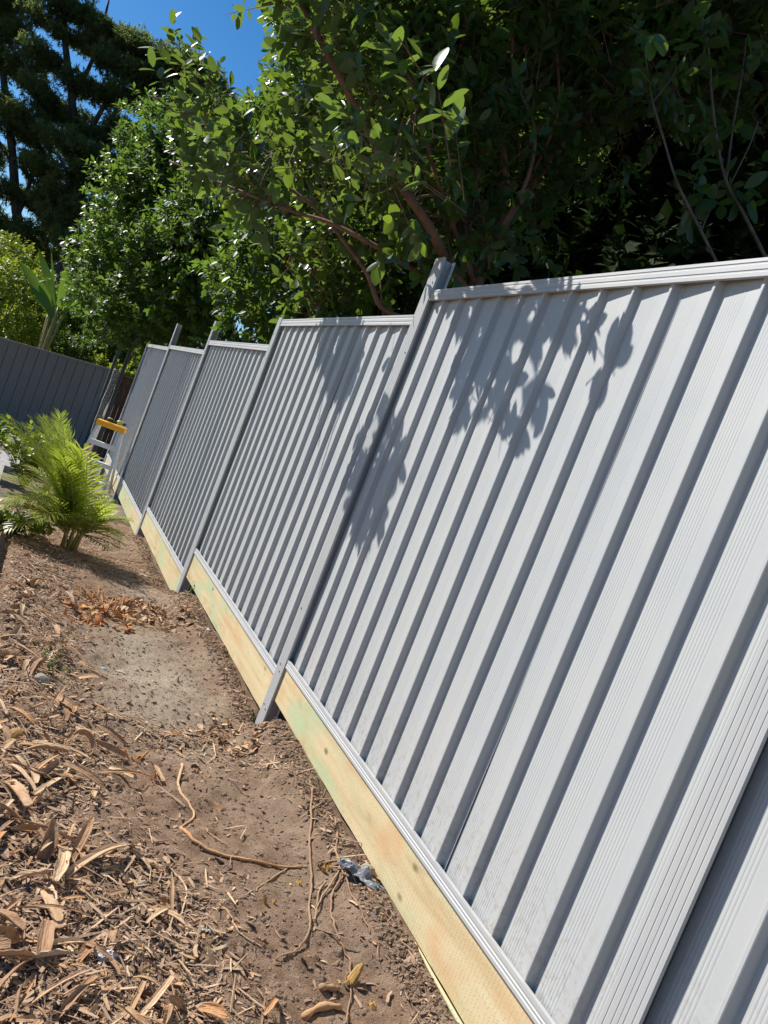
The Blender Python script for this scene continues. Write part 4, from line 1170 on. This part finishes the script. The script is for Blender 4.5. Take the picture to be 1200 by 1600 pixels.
# concrete block in the background at left
t = empty('concrete_slab', (-1.2, 9.6, float(gbase(-1.2, 9.6)))); tag(t, 'pale concrete slab half hidden by the yellow leaved shrub', 'slab')
mb = MB(); mb.box((-.5, -.5, -.05), (.35, .5, .10)); o = mb.build('slab', M['concrete'], t); bv = o.modifiers.new('b', 'BEVEL'); bv.width = .015; bv.segments = 2

# ------------------------------------------------------------------ litter on the bed
def ground_frame(x, y):
    e = .012
    z = gz(x, y); zx = gz(x + e, y); zy = gz(x, y + e)
    return z, nrm(np.stack([-(zx - z) / e, -(zy - z) / e, np.ones_like(z)], -1))

def chip_template(r, segs=4, thick=.06, curl=.12, twist=.5, taper=.5):
    pa, pb = (.25 + .7 * r.random(), .25 + .7 * r.random())      # how broad each broken end is
    bow = (r.random() - .5) * .8
    """a splinter of wood along y: four sided, bent and twisted, unit length"""
    v = []; f = []
    for i in range(segs + 1):
        u = i / segs
        w = .5 * min(1, pa + (1 - pa) * u * 4, pb + (1 - pb) * (1 - u) * 4) * (.86 + .28 * r.random())
        tw = twist * (u - .5); c, s = math.cos(tw), math.sin(tw)
        z = curl * (1 - (2 * u - 1) ** 2) * .5 ; x = (r.random() - .5) * .22 + bow * (1 - (2 * u - 1) ** 2)
        for a, b in ((-w, 0), (w, 0), (w * .94, thick), (-w * .94, thick)):
            v.append((x + a * c, u - .5, z + a * s * .12 + b))
    for i in range(segs):
        for k in range(4):
            f.append((i*4+k, i*4+(k+1) % 4, (i+1)*4+(k+1) % 4, (i+1)*4+k))
    f.append((3,2,1,0)); e = segs * 4; f.append((e,e+1,e+2,e+3))
    return np.array(v), f

def litter_density(x, y):
    """how thickly chips lie: deep mulch on the left, litter bands across, bare soil elsewhere"""
    left = sstep(-.66, -.98, x + .10 * (vnoise(x, y, .35, 61) - .5) - .12 * sstep(1.7, .7, y) * 0)
    near = sstep(1.7, .9, y) * sstep(-.42, -.80, x + .2 * (vnoise(x, y, .2, 62) - .5))
    band = np.exp(-((y - 2.02 + .25 * (x + .4)) / .16) ** 2) * sstep(.02, -.12, x) * .9
    pile = np.exp(-(((x + .50) / .24) ** 2 + ((y - 3.78) / .26) ** 2)) * 1.2 + np.exp(-(((x + .2) / .16) ** 2 + ((y - 4.0) / .30) ** 2)) * .9
    far = sstep(4.4, 5.2, y) * .5
    edge = np.exp(-((x + .05) / .06) ** 2) * .35
    d = np.maximum.reduce([left, near * .85, band, pile, far + 0 * x, edge]) * (.35 + 1.1 * vnoise(x, y, .11, 63) * (.4 + vnoise(x, y, .4, 64)))
    return np.clip(d + .02, 0, 1)

def scatter(n, box, r, dens=True, power=1.0):
    x = box[0] + (box[1] - box[0]) * r.random(n * 4); y = box[2] + (box[3] - box[2]) * r.random(n * 4) ** 1.6
    if dens:
        k = r.random(n * 4) < litter_density(x, y) ** power
        x, y = x[k], y[k]
    return x[:n], y[:n]

def frames(x, y, r, lift, tilt=.35, ang=None):
    z, nn = ground_frame(x, y)
    n = len(x)
    nn = nrm(nn * .5 + np.array([0, 0, .5]) + r.normal(size=(n, 3)) * tilt * .5)
    a = r.random(n) * 6.283 if ang is None else ang
    d = np.stack([np.cos(a), np.sin(a), np.zeros(n)], -1)
    Y = nrm(d - nn * (d * nn).sum(-1, keepdims=True)); X = np.cross(Y, nn)
    O = np.stack([x, y, z + lift], -1)
    return O, X, Y, nn

r = np.random.default_rng(77)
allV = []
BOX = (-1.70, -.0, .35, 7.2)
def chips(name, n, lmin, lmax, wr, lift, mat, seed, power=1.0, tones=(0, 1), box=BOX, tilt=.35, label=None):
    r = np.random.default_rng(seed)
    x, y = scatter(n, box, r, True, power)
    parts_V, parts_F, parts_L, parts_T = [], [], [], []
    nv = 0; NT = 8
    which = r.integers(0, NT, len(x))
    for q in range(NT):
        k = which == q
        if not k.any(): continue
        tv, tf = chip_template(r, 2 if lmax < .03 else 4, .10 + .12 * r.random(), .25 * r.random(), 1.2 * r.random(), .4 + .5 * r.random())
        O, X, Y, Z = frames(x[k], y[k], r, lift * (.4 + r.random(k.sum())), tilt)
        L = lmin + (lmax - lmin) * r.random(k.sum()) ** 2.2
        Wd = L * wr * (.5 + r.random(k.sum()))
        S = np.stack([Wd, L, np.minimum(Wd, .012)], -1)
        V = (O[:, None, :] + tv[None, :, 0:1] * (X * S[:, 0:1])[:, None, :] + tv[None, :, 1:2] * (Y * S[:, 1:2])[:, None, :] + tv[None, :, 2:3] * (Z * S[:, 2:3])[:, None, :]).reshape(-1, 3)
        fl = np.concatenate([np.array(f) for f in tf]); lp = np.array([len(f) for f in tf])
        parts_F.append((fl[None, :] + (np.arange(k.sum()) * len(tv))[:, None]).ravel() + nv); parts_L.append(np.tile(lp, k.sum())); parts_V.append(V); nv += len(V)
        parts_T.append(np.clip(np.repeat(tones[0] + (tones[1] - tones[0]) * r.random(k.sum()), len(tv)) + .10 * (np.tile(r.random(len(tv)), k.sum()) - .5), 0, 1))
    me = np_mesh(np.concatenate(parts_V), np.concatenate(parts_F), np.concatenate(parts_L), False, np.concatenate(parts_T))
    return tag(link(name, me, mat), label, None, None, 'stuff')
chips('fine_mulch', 48000, .005, .026, .32, .002, M['chip'], 71, .95, (0, 1), label='fine brown wood crumbs strewn over the soil')
chips('wood_mulch', 17000, .010, .055, .17, .006, M['chip'], 72, 1.2, (.1, .95), label='brown and tan wood chips lying thick on the left of the bed')
chips('fibre_shreds', 4600, .03, .13, .045, .009, M['chip'], 73, 1.1, (.2, .7), tilt=.5, label='thin straw coloured wood fibres in the mulch')
# crumbs of soil
def clods(n, seed):
    r = np.random.default_rng(seed)
    x = BOX[0] + (BOX[1] - BOX[0]) * r.random(n); y = BOX[2] + 5.2 * r.random(n) ** 1.7
    O, X, Y, Z = frames(x, y, r, 0, .8)
    s = .002 + .010 * r.random(n) ** 4
    tv = [(1,0,0),(-.9,.1,0),(0,1.1,.1),(.1,-1,0),(0,.1,.9),(0,0,-.8)]
    tf = [(0,2,4),(2,1,4),(1,3,4),(3,0,4),(2,0,5),(1,2,5),(3,1,5),(0,3,5)]
    me = stamp(tv, tf, O, X, Y, Z, np.stack([s * (.7 + .6 * r.random(n)), s, s * .5], -1), np.clip(dustiness(x, y) + .35 * r.random(n), 0, 1), False)
    tag(link('soil_crumbs', me, M['soil']), 'loose crumbs of soil on the bed', None, None, 'stuff')
clods(24000, 81)
def lumps(n, seed):
    r = np.random.default_rng(seed)
    x = -.95 + .92 * r.random(n); y = .45 + 4.6 * r.random(n) ** 1.3
    O, X, Y, Z = frames(x, y, r, .0, .8)
    s = .007 + .012 * r.random(n) ** 2
    tv = [(1,.2,0),(.3,1,.1),(-.8,.7,0),(-1,-.3,.1),(-.2,-1,0),(.8,-.7,.1),(.3,.2,.8),(-.3,-.1,.75),(0,0,-.8)]
    tf = [(0,1,6),(1,2,7,6),(2,3,7),(3,4,7),(4,5,6,7),(5,0,6),(1,0,8),(2,1,8),(3,2,8),(4,3,8),(5,4,8),(0,5,8)]
    me = stamp(tv, tf, O, X, Y, Z, np.stack([s * (.7 + .6 * r.random(n)), s, s * .6], -1), np.clip(dustiness(x, y) + .3 * r.random(n), 0, 1), False)
    tag(link('soil_clods', me, M['soil']), 'small clods of dry soil lying on the bed', None, None, 'stuff')
lumps(450, 83)
def clods_edge(n, seed):
    r = np.random.default_rng(seed)
    x = -.005 - .09 * r.random(n) ** 1.8; y = .4 + 6.4 * r.random(n) ** 1.4
    O, X, Y, Z = frames(x, y, r, .001, .8)
    s = .003 + .011 * r.random(n) ** 3
    tv = [(1,0,0),(-.9,.1,0),(0,1.1,.1),(.1,-1,0),(0,.1,.9),(0,0,-.8)]
    tf = [(0,2,4),(2,1,4),(1,3,4),(3,0,4),(2,0,5),(1,2,5),(3,1,5),(0,3,5)]
    me = stamp(tv, tf, O, X, Y, Z, np.stack([s * (.7 + .6 * r.random(n)), s, s * .8], -1), r.random(n) * .5, False)
    tag(link('soil_crumbs', me, M['soil']), 'soil crumbled against the foot of the plinth boards', None, None, 'stuff')
clods_edge(6000, 82)

# loose strips of bark big enough to pick up one by one
strip_meshes = []
for q in range(16):
    rr_ = np.random.default_rng(200 + q)
    n_ = 9; bow = (rr_.random() - .5) * .16; arch = .03 + .20 * rr_.random() ** 1.5; cup = .25 + .5 * rr_.random(); tw_ = (rr_.random() - .5) * 1.2
    pa, pb = .3 + .7 * rr_.random(), .15 + .7 * rr_.random(); kink = .25 + .5 * rr_.random(); kz = .12 * (rr_.random() - .4)
    v_, f_, t_ = [], [], []
    for i in range(n_ + 1):
        u = i / n_
        w = .5 * min(1, pa + (1 - pa) * u * 4, pb + (1 - pb) * (1 - u) * 3) * (.85 + .3 * rr_.random())
        zc = arch * (1 - (2 * u - 1) ** 2) * .6 + kz * max(0, u - kink)
        xc = bow * (1 - (2 * u - 1) ** 2)
        a_ = tw_ * (u - .5)
        for e in (-1, -.4, .4, 1):                       # a cupped cross section, bark side up
            x_ = w * e; z_ = cup * w * w * e * e * 2.0
            v_.append((xc * 4 + x_ * math.cos(a_) - z_ * math.sin(a_), u - .5, zc, x_ * math.sin(a_) + z_ * math.cos(a_)))
            t_.append(q / 16 + .16 * (rr_.random() - .5))
    for i in range(n_):
        for k in range(3):
            j = i * 4 + k; f_.append((j, j + 1, j + 5, j + 4))
    strip_meshes.append((v_, f_, [min(1, max(0, t)) for t in t_]))
STRIP_CACHE = {}
def strip_mesh(q, ratio):
    """strip q made for a width to length ratio, so cup and thickness stay true"""
    ratio = min((.05, .08, .12, .18, .28, .4), key=lambda v: abs(v - ratio))
    if (q, ratio) not in STRIP_CACHE:
        v_, f_, t_ = strip_meshes[q]
        top = [(x * ratio, y, zc + c * ratio) for x, y, zc, c in v_]
        th = min(.16 * ratio, .022)
        n = len(top)
        vs = top + [(x, y, z - th) for x, y, z in top]
        fs = [tuple(f) for f in f_] + [tuple(i + n for i in reversed(f)) for f in f_]
        m = n // 4
        for i in range(m - 1):
            for k in (0, 3):
                a, b = i * 4 + k, (i + 1) * 4 + k
                fs.append((b, a, a + n, b + n) if k == 0 else (a, b, b + n, a + n))
        for i in (0, m - 1):
            for k in range(3):
                a = i * 4 + k; fs.append((a, a + 1, a + 1 + n, a + n))
        mb = MB(); mb.add(vs, fs); me = mb.mesh(False)
        at = me.attributes.new('tone', 'FLOAT', 'POINT'); at.data.foreach_set('value', t_ + t_)
        me.materials.append(M['bark_strip']); STRIP_CACHE[(q, ratio)] = me
    return STRIP_CACHE[(q, ratio)]
r = np.random.default_rng(90)
def put_strip(x, y, L, wd, ang, label, group, lift=.012, tilt=.3, name='bark_strip', mesh=None, cat='bark strip'):
    O, X, Y, Z = frames(np.array([x]), np.array([y]), r, lift, tilt, np.array([ang]))
    o = bpy.data.objects.new(name, strip_mesh(int(r.integers(0, 16)), wd / L)); COL.objects.link(o)
    h = L
    o.matrix_world = Matrix([[X[0,i]*L, Y[0,i]*L, Z[0,i]*L, O[0,i]] for i in range(3)] + [[0,0,0,1]])
    return tag(o, label, cat, group)
xs, ys = scatter(250, (-1.15, -.25, .4, 4.6), r, True, 2.0)
xs = np.concatenate([xs[:110], -1.14 + .42 * r.random(180) ** 1.5]); ys = np.concatenate([ys[:110], .42 + 3.4 * r.random(180) ** 1.5])
for x, y in zip(xs, ys):
    big = r.random() if x > -.7 else r.random() ** .55
    L = .026 + .12 * big ** 2.0; wd = min(.45 * L, .007 + .026 * r.random() ** 1.3)
    put_strip(x, y, L, wd, r.random() * 6.28, 'dry tan strip of bark or split wood lying loose in the mulch', 'loose bark strips in the mulch', .012 + .022 * r.random() * (1 if x < -.75 else .4), .8)
# long ones along the left edge that stand out
SPECIAL_W = [
    ((-1.098,1.147), (-0.824,1.123), .020, 'long reddish brown curved bark strip reaching in from the left edge'),
    ((-0.944,1.016), (-0.776,1.151), .030, 'wide pale tan split stick lying beside the long reddish strip'),
    ((-0.974,0.964), (-0.945,1.124), .034, 'short broad orange tan bark slab under the long reddish strip'),
    ((-0.996,0.950), (-0.954,0.826), .034, 'flat pale grey brown bark slab just above the white scrap'),
    ((-1.109,1.490), (-1.036,1.263), .040, 'broad sunlit cream bark slab at the left edge'),
    ((-1.103,1.552), (-1.010,1.374), .018, 'narrow straight tan strip above the cream bark slab'),
    ((-1.136,4.011), (-1.031,3.950), .014, 'long pale bark ribbon at the far left below the weed'),
    ((-1.149,3.608), (-0.985,3.455), .014, 'thin pale bark ribbon crossing the far left mulch'),
    ((-0.816,1.590), (-0.585,1.658), .016, 'slim grey stick left of the orange stub'),
    ((-0.593,1.761), (-0.573,1.663), .020, 'small bright orange wood flake leaning on the grey stick'),
    ((-1.102,2.716), (-0.940,2.585), .022, 'pale bark strip at the left edge above the beige rock'),
    ((-1.116,1.992), (-1.019,1.906), .026, 'short reddish bark slab at the left edge below the beige rock'),
    ((-1.009,1.781), (-0.830,1.688), .018, 'straight tan strip lying left of the curled bark ring'),
    ((-0.982,0.847), (-1.004,0.680), .032, 'upright tan bark slab in the lower left mulch'),
    ((-0.974,0.550), (-0.891,0.650), .022, 'grey brown stick in the lower left corner'),
    ((-0.831,0.550), (-0.764,0.693), .018, 'long thin tan splinter standing out at the bottom edge'),
    ((-0.661,0.945), (-0.761,0.833), .014, 'split tan stick lying below the forked root'),
    ((-0.519,0.564), (-0.444,0.651), .018, 'short pale split stick at the bottom edge near the middle'),
    ((-0.657,1.053), (-0.676,0.869), .008, 'pale straight straw beside the split tan stick'),
]
for a, b, wd, lab in SPECIAL_W:
    a = Vector((a[0], a[1], 0)); b = Vector((b[0], b[1], 0)); d = b - a
    put_strip((a.x + b.x) / 2, (a.y + b.y) / 2, d.length, wd * .85, math.atan2(d.y, d.x), lab, None, .016, .2)

# ---- roots and vines lying on the soil
def root(pts, rad, label, seed, mat=None, name='root', lift=.0):
    rp = random.Random(seed)
    base = Vector((pts[0][0], pts[0][1], 0))
    path = smooth_path([(p[0], p[1], 0) for p in pts], 6)
    out = []
    for i, q in enumerate(path):
        z = gh(q.x, q.y) + rad * .8 + lift * (.5 + .5 * math.sin(i * .9 + seed))
        out.append(Vector((q.x - base.x + rp.uniform(-1, 1) * .002, q.y - base.y + rp.uniform(-1, 1) * .002, z)))
    # soften heights
    for _ in range(2):
        for i in range(1, len(out) - 1): out[i].z = max((out[i-1].z + out[i].z * 2 + out[i+1].z) / 4, gh(out[i].x + base.x, out[i].y + base.y) + rad * .4)
    mb = MB(); n = len(out)
    mb.tube(out, [rad * (1 - .45 * i / (n - 1)) * (.85 + .3 * rp.random()) for i in range(n)], 7)
    o = mb.build(name, mat or M['vine'], None, base, True)
    return tag(o, label, name)
root([(-0.472,1.827), (-0.529,1.602), (-0.501,1.451), (-0.568,1.353)], .0055, 'thin tan zigzag root in the middle of the bed', 1, M['bark_strip'])
root([(-0.568,1.353), (-0.543,1.272), (-0.481,1.221), (-0.385,1.188), (-0.285,1.192), (-0.202,1.189)], .0062, 'thicker tan root running right from the end of the zigzag root', 2, M['bark_strip'])
root([(-0.048,1.583), (-0.109,1.393), (-0.151,1.274), (-0.181,1.144), (-0.254,0.966), (-0.293,0.866), (-0.346,0.805), (-0.416,0.769)], .0045, 'long reddish root curving past the grey scrap down towards the bottom', 3, lift=.008)
root([(-0.009,1.423), (-0.064,1.261), (-0.083,1.213), (-0.097,1.079), (-0.109,0.973), (-0.107,0.891), (-0.107,0.851)], .0034, 'thin reddish root passing close to the grey plastic scrap', 4, lift=.010)
root([(-0.082,1.256), (-0.095,1.142), (-0.172,1.050), (-0.230,0.967), (-0.258,0.909)], .0038, 'short reddish root forking left of the plastic scrap', 5, lift=.012)
root([(-0.095,1.104), (-0.152,1.039), (-0.183,0.964), (-0.202,0.885), (-0.196,0.819), (-0.191,0.782), (-0.222,0.691), (-0.266,0.605), (-0.295,0.565)], .0036, 'thin tan root looping down to the yellow cut stub', 6, lift=.008)
root([(-0.150,1.102), (-0.188,1.056), (-0.222,0.990)], .0040, 'short stub of reddish root beside the forking root', 7, lift=.010)
root([(-0.639,1.115), (-0.607,1.043), (-0.621,0.978), (-0.643,0.922)], .0035, 'small forked pale root above the split tan stick', 8, M['bark_strip'])
root([(-0.533,0.955), (-0.509,0.912), (-0.502,0.850), (-0.442,0.806)], .0028, 'thin pale root in the lower middle of the bed', 9, M['bark_strip'])
root([(0.155,5.705), (-0.148,5.707), (-0.522,5.389), (-0.826,4.737)], .004, 'dark dry frond stalk lying across the bed under the bushy palm', 10, lift=.006)
root([(-0.896,2.664), (-0.994,2.694), (-1.089,2.720)], .004, 'pale thin twig in the far left mulch', 11, M['bark_strip'])
root([(-0.239,1.198), (-0.378,1.062), (-0.400,1.034)], .003, 'short dark twig beside the brown cane stubs', 12)
root([(-0.091,1.822), (0.012,1.908), (0.019,1.757)], .003, 'thin brown root near the near plinth board', 13)

# ---- cut stumps and stubs
def stub_cluster(base, label, n, h, rad, mat, seed, spread, cat='stump', lean=.35, jag=True, name='cut_stub'):
    x, y = base; z = gh(x, y); t = empty(name, (x, y, z)); tag(t, label, cat)
    rp = random.Random(seed)
    for i in range(n):
        a = rp.random() * 6.28; q = spread * rp.random() ** .6
        p0 = Vector((math.cos(a) * q, math.sin(a) * q, -.012))
        d = Vector((math.cos(a) * lean * rp.random(), math.sin(a) * lean * rp.random(), 1)).normalized()
        hh = h * (.25 + 1.0 * rp.random() ** 1.3); rr2 = rad * (.5 + .8 * rp.random())
        mb = MB(); k = 6
        vs = []; fs = []
        u = d.cross(Vector((1, .3, 0))).normalized(); w = u.cross(d)
        for lv, (f, s) in enumerate(((0, 1.15), (.5, 1.0), (1, .85))):
            for j in range(k):
                an = 6.283 * j / k
                ext = (rp.uniform(-.35, .35) * hh * (1 if jag else .3)) if lv == 2 else 0
                vs.append(p0 + d * (hh * f + ext) + (u * math.cos(an) + w * math.sin(an) * .6) * rr2 * s)
        for lv in range(2):
            for j in range(k): fs.append((lv*k+j, lv*k+(j+1) % k, (lv+1)*k+(j+1) % k, (lv+1)*k+j))
        fs.append(tuple(2*k + j for j in range(k)))
        mb.add(vs, fs); mb.build('splinter', mat, t)
    return t
stub_cluster((-0.562,3.883), 'wide stump of orange splintered cut canes in the middle of the bed', 90, .055, .009, M['orange'], 1, .25, lean=2.4)
stub_cluster((-0.797,3.389), 'low reddish orange splintered stump at the left of the orange cane stump', 26, .040, .010, M['orange'], 2, .09, lean=.9)
stub_cluster((-0.283,4.066), 'broken tan cane stump at the right of the orange cane stump', 32, .045, .010, M['bark_strip'], 3, .13, lean=1.2)
stub_cluster((-0.053,3.963), 'scattered pale cane stubs between the orange stump and the second plinth board', 26, .035, .009, M['bark_strip'], 4, .13, lean=1.3)
stub_cluster((-0.589,1.695), 'single bright orange cut stub beside the slim grey stick', 3, .045, .009, M['orange'], 5, .012)
stub_cluster((-0.660,1.812), 'brown frayed cut stub with splinters left of the zigzag root', 9, .040, .009, M['orange'], 6, .03, lean=.8)
stub_cluster((-0.401,1.764), 'dark hairy pair of stumps in the middle of the bare soil', 12, .022, .013, M['dead_leaf'], 7, .04, lean=.9)
stub_cluster((-0.231,1.751), 'pale tan cut stub right of the dark hairy stumps', 3, .020, .010, M['bark_strip'], 8, .012)
stub_cluster((-0.160,1.874), 'yellowish split stub below the tallest post', 4, .030, .009, M['stub'], 9, .015)
stub_cluster((-0.364,1.004), 'clump of yellow brown cane stubs right of the thick tan root', 7, .028, .009, M['stub'], 10, .03, lean=.5)
stub_cluster((-0.249,1.101), 'small brown round stub near the long reddish root', 4, .018, .011, M['stub'], 11, .018)
stub_cluster((-0.227,0.713), 'tall yellow split cane stub near the bottom of the bed', 6, .055, .011, M['stub'], 12, .018, lean=.6)
stub_cluster((-0.194,0.647), 'yellow and dark cut stub right of the tall yellow cane stub', 4, .030, .011, M['stub'], 13, .02)
stub_cluster((-0.060,0.622), 'tiny upright twig stub beside the near plinth board', 2, .022, .004, M['stub'], 14, .008)
stub_cluster((-0.117,1.176), 'brown shaggy stub left of the grey plastic scrap', 9, .022, .008, M['stub'], 15, .03, lean=.8)
stub_cluster((-0.328,2.750), 'little dark stub on the dusty soil', 6, .028, .006, M['dead_leaf'], 16, .015, lean=.7)
stub_cluster((-0.248,2.700), 'second little dark stub on the dusty soil nearer the fence', 6, .020, .006, M['dead_leaf'], 17, .015, lean=.8)
stub_cluster((-0.086,2.391), 'little brown upright stub at the foot of the tallest post', 3, .040, .006, M['dead_leaf'], 18, .01)
def leaf_heap(base, label, n, mat, seed, spread, size):
    x, y = base; t = empty('leaf_litter', (x, y, gh(x, y))); tag(t, label, 'leaf litter')
    rp = random.Random(seed)
    for i in range(n):
        a = rp.random() * 6.28; q = spread * rp.random() ** .7
        px_, py_ = math.cos(a) * q, math.sin(a) * q * 1.2
        me = crumple_leaf(rp, size * (.5 + rp.random()))
        o = link('dry_leaf', me, mat, t); o.location = (px_, py_, gh(x + px_, y + py_) - gh(x, y) + .006)
        o.rotation_euler = (rp.uniform(-.8, .8), rp.uniform(-.8, .8), rp.random() * 6.28)
def crumple_leaf(rp, L):
    n = 5; vs = []; fs = []
    c = rp.uniform(.2, .9)
    for i in range(n + 1):
        u = i / n; w = .26 * L * math.sin(math.pi * (.06 + .9 * u)) ** .8
        z = L * .12 * math.sin(u * 3.1) * rp.uniform(.3, 1.2)
        vs += [(-w, (u - .5) * L, z + w * c), (0, (u - .5) * L, z), (w, (u - .5) * L, z + w * c * rp.uniform(.6, 1.2))]
    for i in range(n):
        j = i * 3; fs += [(j, j+1, j+4, j+3), (j+1, j+2, j+5, j+4)]
    mb = MB(); mb.add(vs, fs); return mb.mesh(True)
leaf_heap((-0.235,2.175), 'heap of dry curled tan leaves in front of the tallest post', 60, M['bark_strip'], 21, .17, .035)
leaf_heap((-0.335,3.842), 'curled tan shavings heaped over the orange cane stump', 80, M['bark_strip'], 23, .27, .055)
leaf_heap((-0.632,3.608), 'curled orange shavings at the front of the orange cane stump', 80, M['orange'], 24, .24, .055)
leaf_heap((-0.152,2.038), 'dry curled leaves piled beside the foot of the tallest post', 26, M['bark_strip'], 22, .10, .035)
def one_leaf(base, label, L, mat, seed, rz):
    x, y = base; rp = random.Random(seed)
    o = link('fallen_leaf', crumple_leaf(rp, L), mat, None, (x, y, gh(x, y) + .008)); o.rotation_euler = (.1, .15, rz); tag(o, label, 'leaf')
one_leaf((-0.396,1.548), 'single curled brown leaf on the bare soil', .055, M['dead_leaf'], 31, .1)
one_leaf((0.001,2.460), 'pale green fallen leaf touching the foot of the tallest post', .06, M['leaf_small'], 32, 2.4)

def rock(base, label, s, mat, seed, name='rock', sz=.55, cat='rock'):
    x, y = base
    bm = bmesh.new(); bmesh.ops.create_icosphere(bm, subdivisions=2, radius=1)
    rp = np.random.default_rng(seed); k = rp.normal(size=(5, 3))
    for v in bm.verts:
        d = np.array(v.co); f = 1 + .13 * sum(math.sin(2.1 * float(d @ q) + i) for i, q in enumerate(k)) / 2
        v.co = Vector((d[0] * f * s, d[1] * f * s * .75, d[2] * f * s * sz))
    me = bpy.data.meshes.new('m'); bm.to_mesh(me); bm.free()
    o = link(name, me, mat, None, (x, y, gh(x, y) + s * sz * .35)); o.rotation_euler = (rp.uniform(-.2, .2), rp.uniform(-.2, .2), rp.random() * 6); tag(o, label, cat)
    return o
rock((-0.982,2.354), 'flat beige rock half buried in the left mulch', .034, M['stone'], 1)
rock((-1.072,1.816), 'rounded yellowish rock near the left edge', .034, M['stub'], 2, sz=.6)
rock((-0.939,1.770), 'small pale pebble beside the curled bark ring', .012, M['stone'], 3)
rock((-0.018,1.101), 'pale rock lying against the near plinth board', .026, M['stone'], 4, sz=.8)
rock((-0.491,1.965), 'small grey green stone left of the dark hairy stumps', .012, M['concrete'], 5)
rock((-0.692,2.723), 'small dark grey flake of stone on the dusty soil', .018, M['plastic'], 6, sz=.3)
rock((-0.030,3.542), 'small white stone beside the green stained plinth board', .016, M['paper'], 7)
rock((-0.728,1.042), 'little beige pebble in the mulch', .014, M['stone'], 8)
# curled ring of bark
x, y = (-0.857,1.797); mb = MB()
vs = []; fs = []; n = 14
for i in range(n + 1):
    a = -2.2 + 3.9 * i / n; R_ = .040
    for w in (-1, 1):
        vs.append((math.cos(a) * R_ * 1.0 + w * .004, math.sin(a) * R_ * 1.3, .012 + w * .012 + .006 * math.sin(a * 2)))
for i in range(n): fs.append((2*i, 2*i+1, 2*i+3, 2*i+2))
mb.add(vs, fs); o = mb.build('bark_curl', M['bark_strip'], None, (x, y, gh(x, y) + .012), True); solid(o, .006); o.rotation_euler = (.5, -.4, .3); tag(o, 'thick curled ring of tan bark at the edge of the left mulch', 'bark')
# crumpled plastic and scraps
def crumple(base, label, sx, sy, h, mat, seed, rz, name='plastic_scrap', cat='scrap'):
    x, y = base; rp = np.random.default_rng(seed); n = 14; vs = []; fs = []
    g = rp.normal(size=(n + 1, n + 1))
    g2 = rp.normal(size=(5, 5))
    for i in range(n + 1):
        for j in range(n + 1):
            u, v = i / n - .5, j / n - .5
            z = abs(vnoise(u + 3, v + 3, .28, seed) - .5) * 2 * h + abs(vnoise(u + 3, v + 3, .12, seed + 1) - .5) * h * .8
            z *= max(0, 1 - 1.6 * max(abs(u), abs(v)) ** 2)
            vs.append((u * sx * (1 + .1 * g[i, j]), v * sy * (1 - .45 * u) * (1 + .1 * g[j, i]), z + .004))
    for i in range(n):
        for j in range(n):
            a = i * (n + 1) + j; fs.append((a, a + n + 1, a + n + 2, a + 1))
    mb = MB(); mb.add(vs, fs); o = mb.build(name, mat, None, (x, y, gh(x, y)), False); o.rotation_euler = (0, 0, rz); tag(o, label, cat)
crumple((-0.055,1.082), 'crumpled grey plastic scrap beside the near plinth board', .15, .055, .035, M['plastic'], 3, -1.0)
crumple((-0.851,0.750), 'white crumpled scrap in the lower left mulch', .05, .035, .012, M['paper'], 4, .3, 'paper_scrap')
crumple((-0.594,0.853), 'small torn white scrap in the lower middle of the bed', .028, .014, .010, M['paper'], 5, -.5, 'paper_scrap')
crumple((-0.767,1.200), 'tiny white square scrap in the mulch left of the thick root', .014, .010, .004, M['paper'], 6, .1, 'paper_scrap')
crumple((-0.167,5.169), 'pale scrap lying in the palm shade near the second plinth board', .06, .025, .008, M['paper'], 7, -.5, 'paper_scrap')
# short round logs
def log(base, L, rad, ang, label, mat, bend=.2):
    x, y = base; d = Vector((math.cos(ang), math.sin(ang), 0)); s = Vector((-d.y, d.x, 0))
    pts = [d * (L * (i / 6 - .5)) + s * bend * L * (1 - (2 * i / 6 - 1) ** 2) * .5 for i in range(7)]
    pts = [Vector((q.x, q.y, gh(x + q.x, y + q.y) - gh(x, y) + rad * .75)) for q in pts]
    mb = MB(); mb.tube(pts, [rad * (.8 + .25 * math.sin(i * 1.9 + L * 9)) for i in range(7)], 8)
    o = mb.build('cut_stick', mat, None, (x, y, gh(x, y)), True); tag(o, label, 'stick')
log((-0.329,0.614), .115, .011, .25, 'short bent grey brown piece of branch below the tall yellow cane stub', M['bark_strip'], .3)
log((-0.287,0.685), .06, .010, .1, 'short pale cut cane lying against the tall yellow stub', M['bark_strip'], .05)
log((-0.468,3.644), .20, .013, -.75, 'pale straight cut branch lying across the orange cane stump', M['bark_strip'], .03)
log((-0.007,3.272), .05, .008, 2.0, 'dark short twig against the green stained plinth board', M['dead_leaf'], .1)
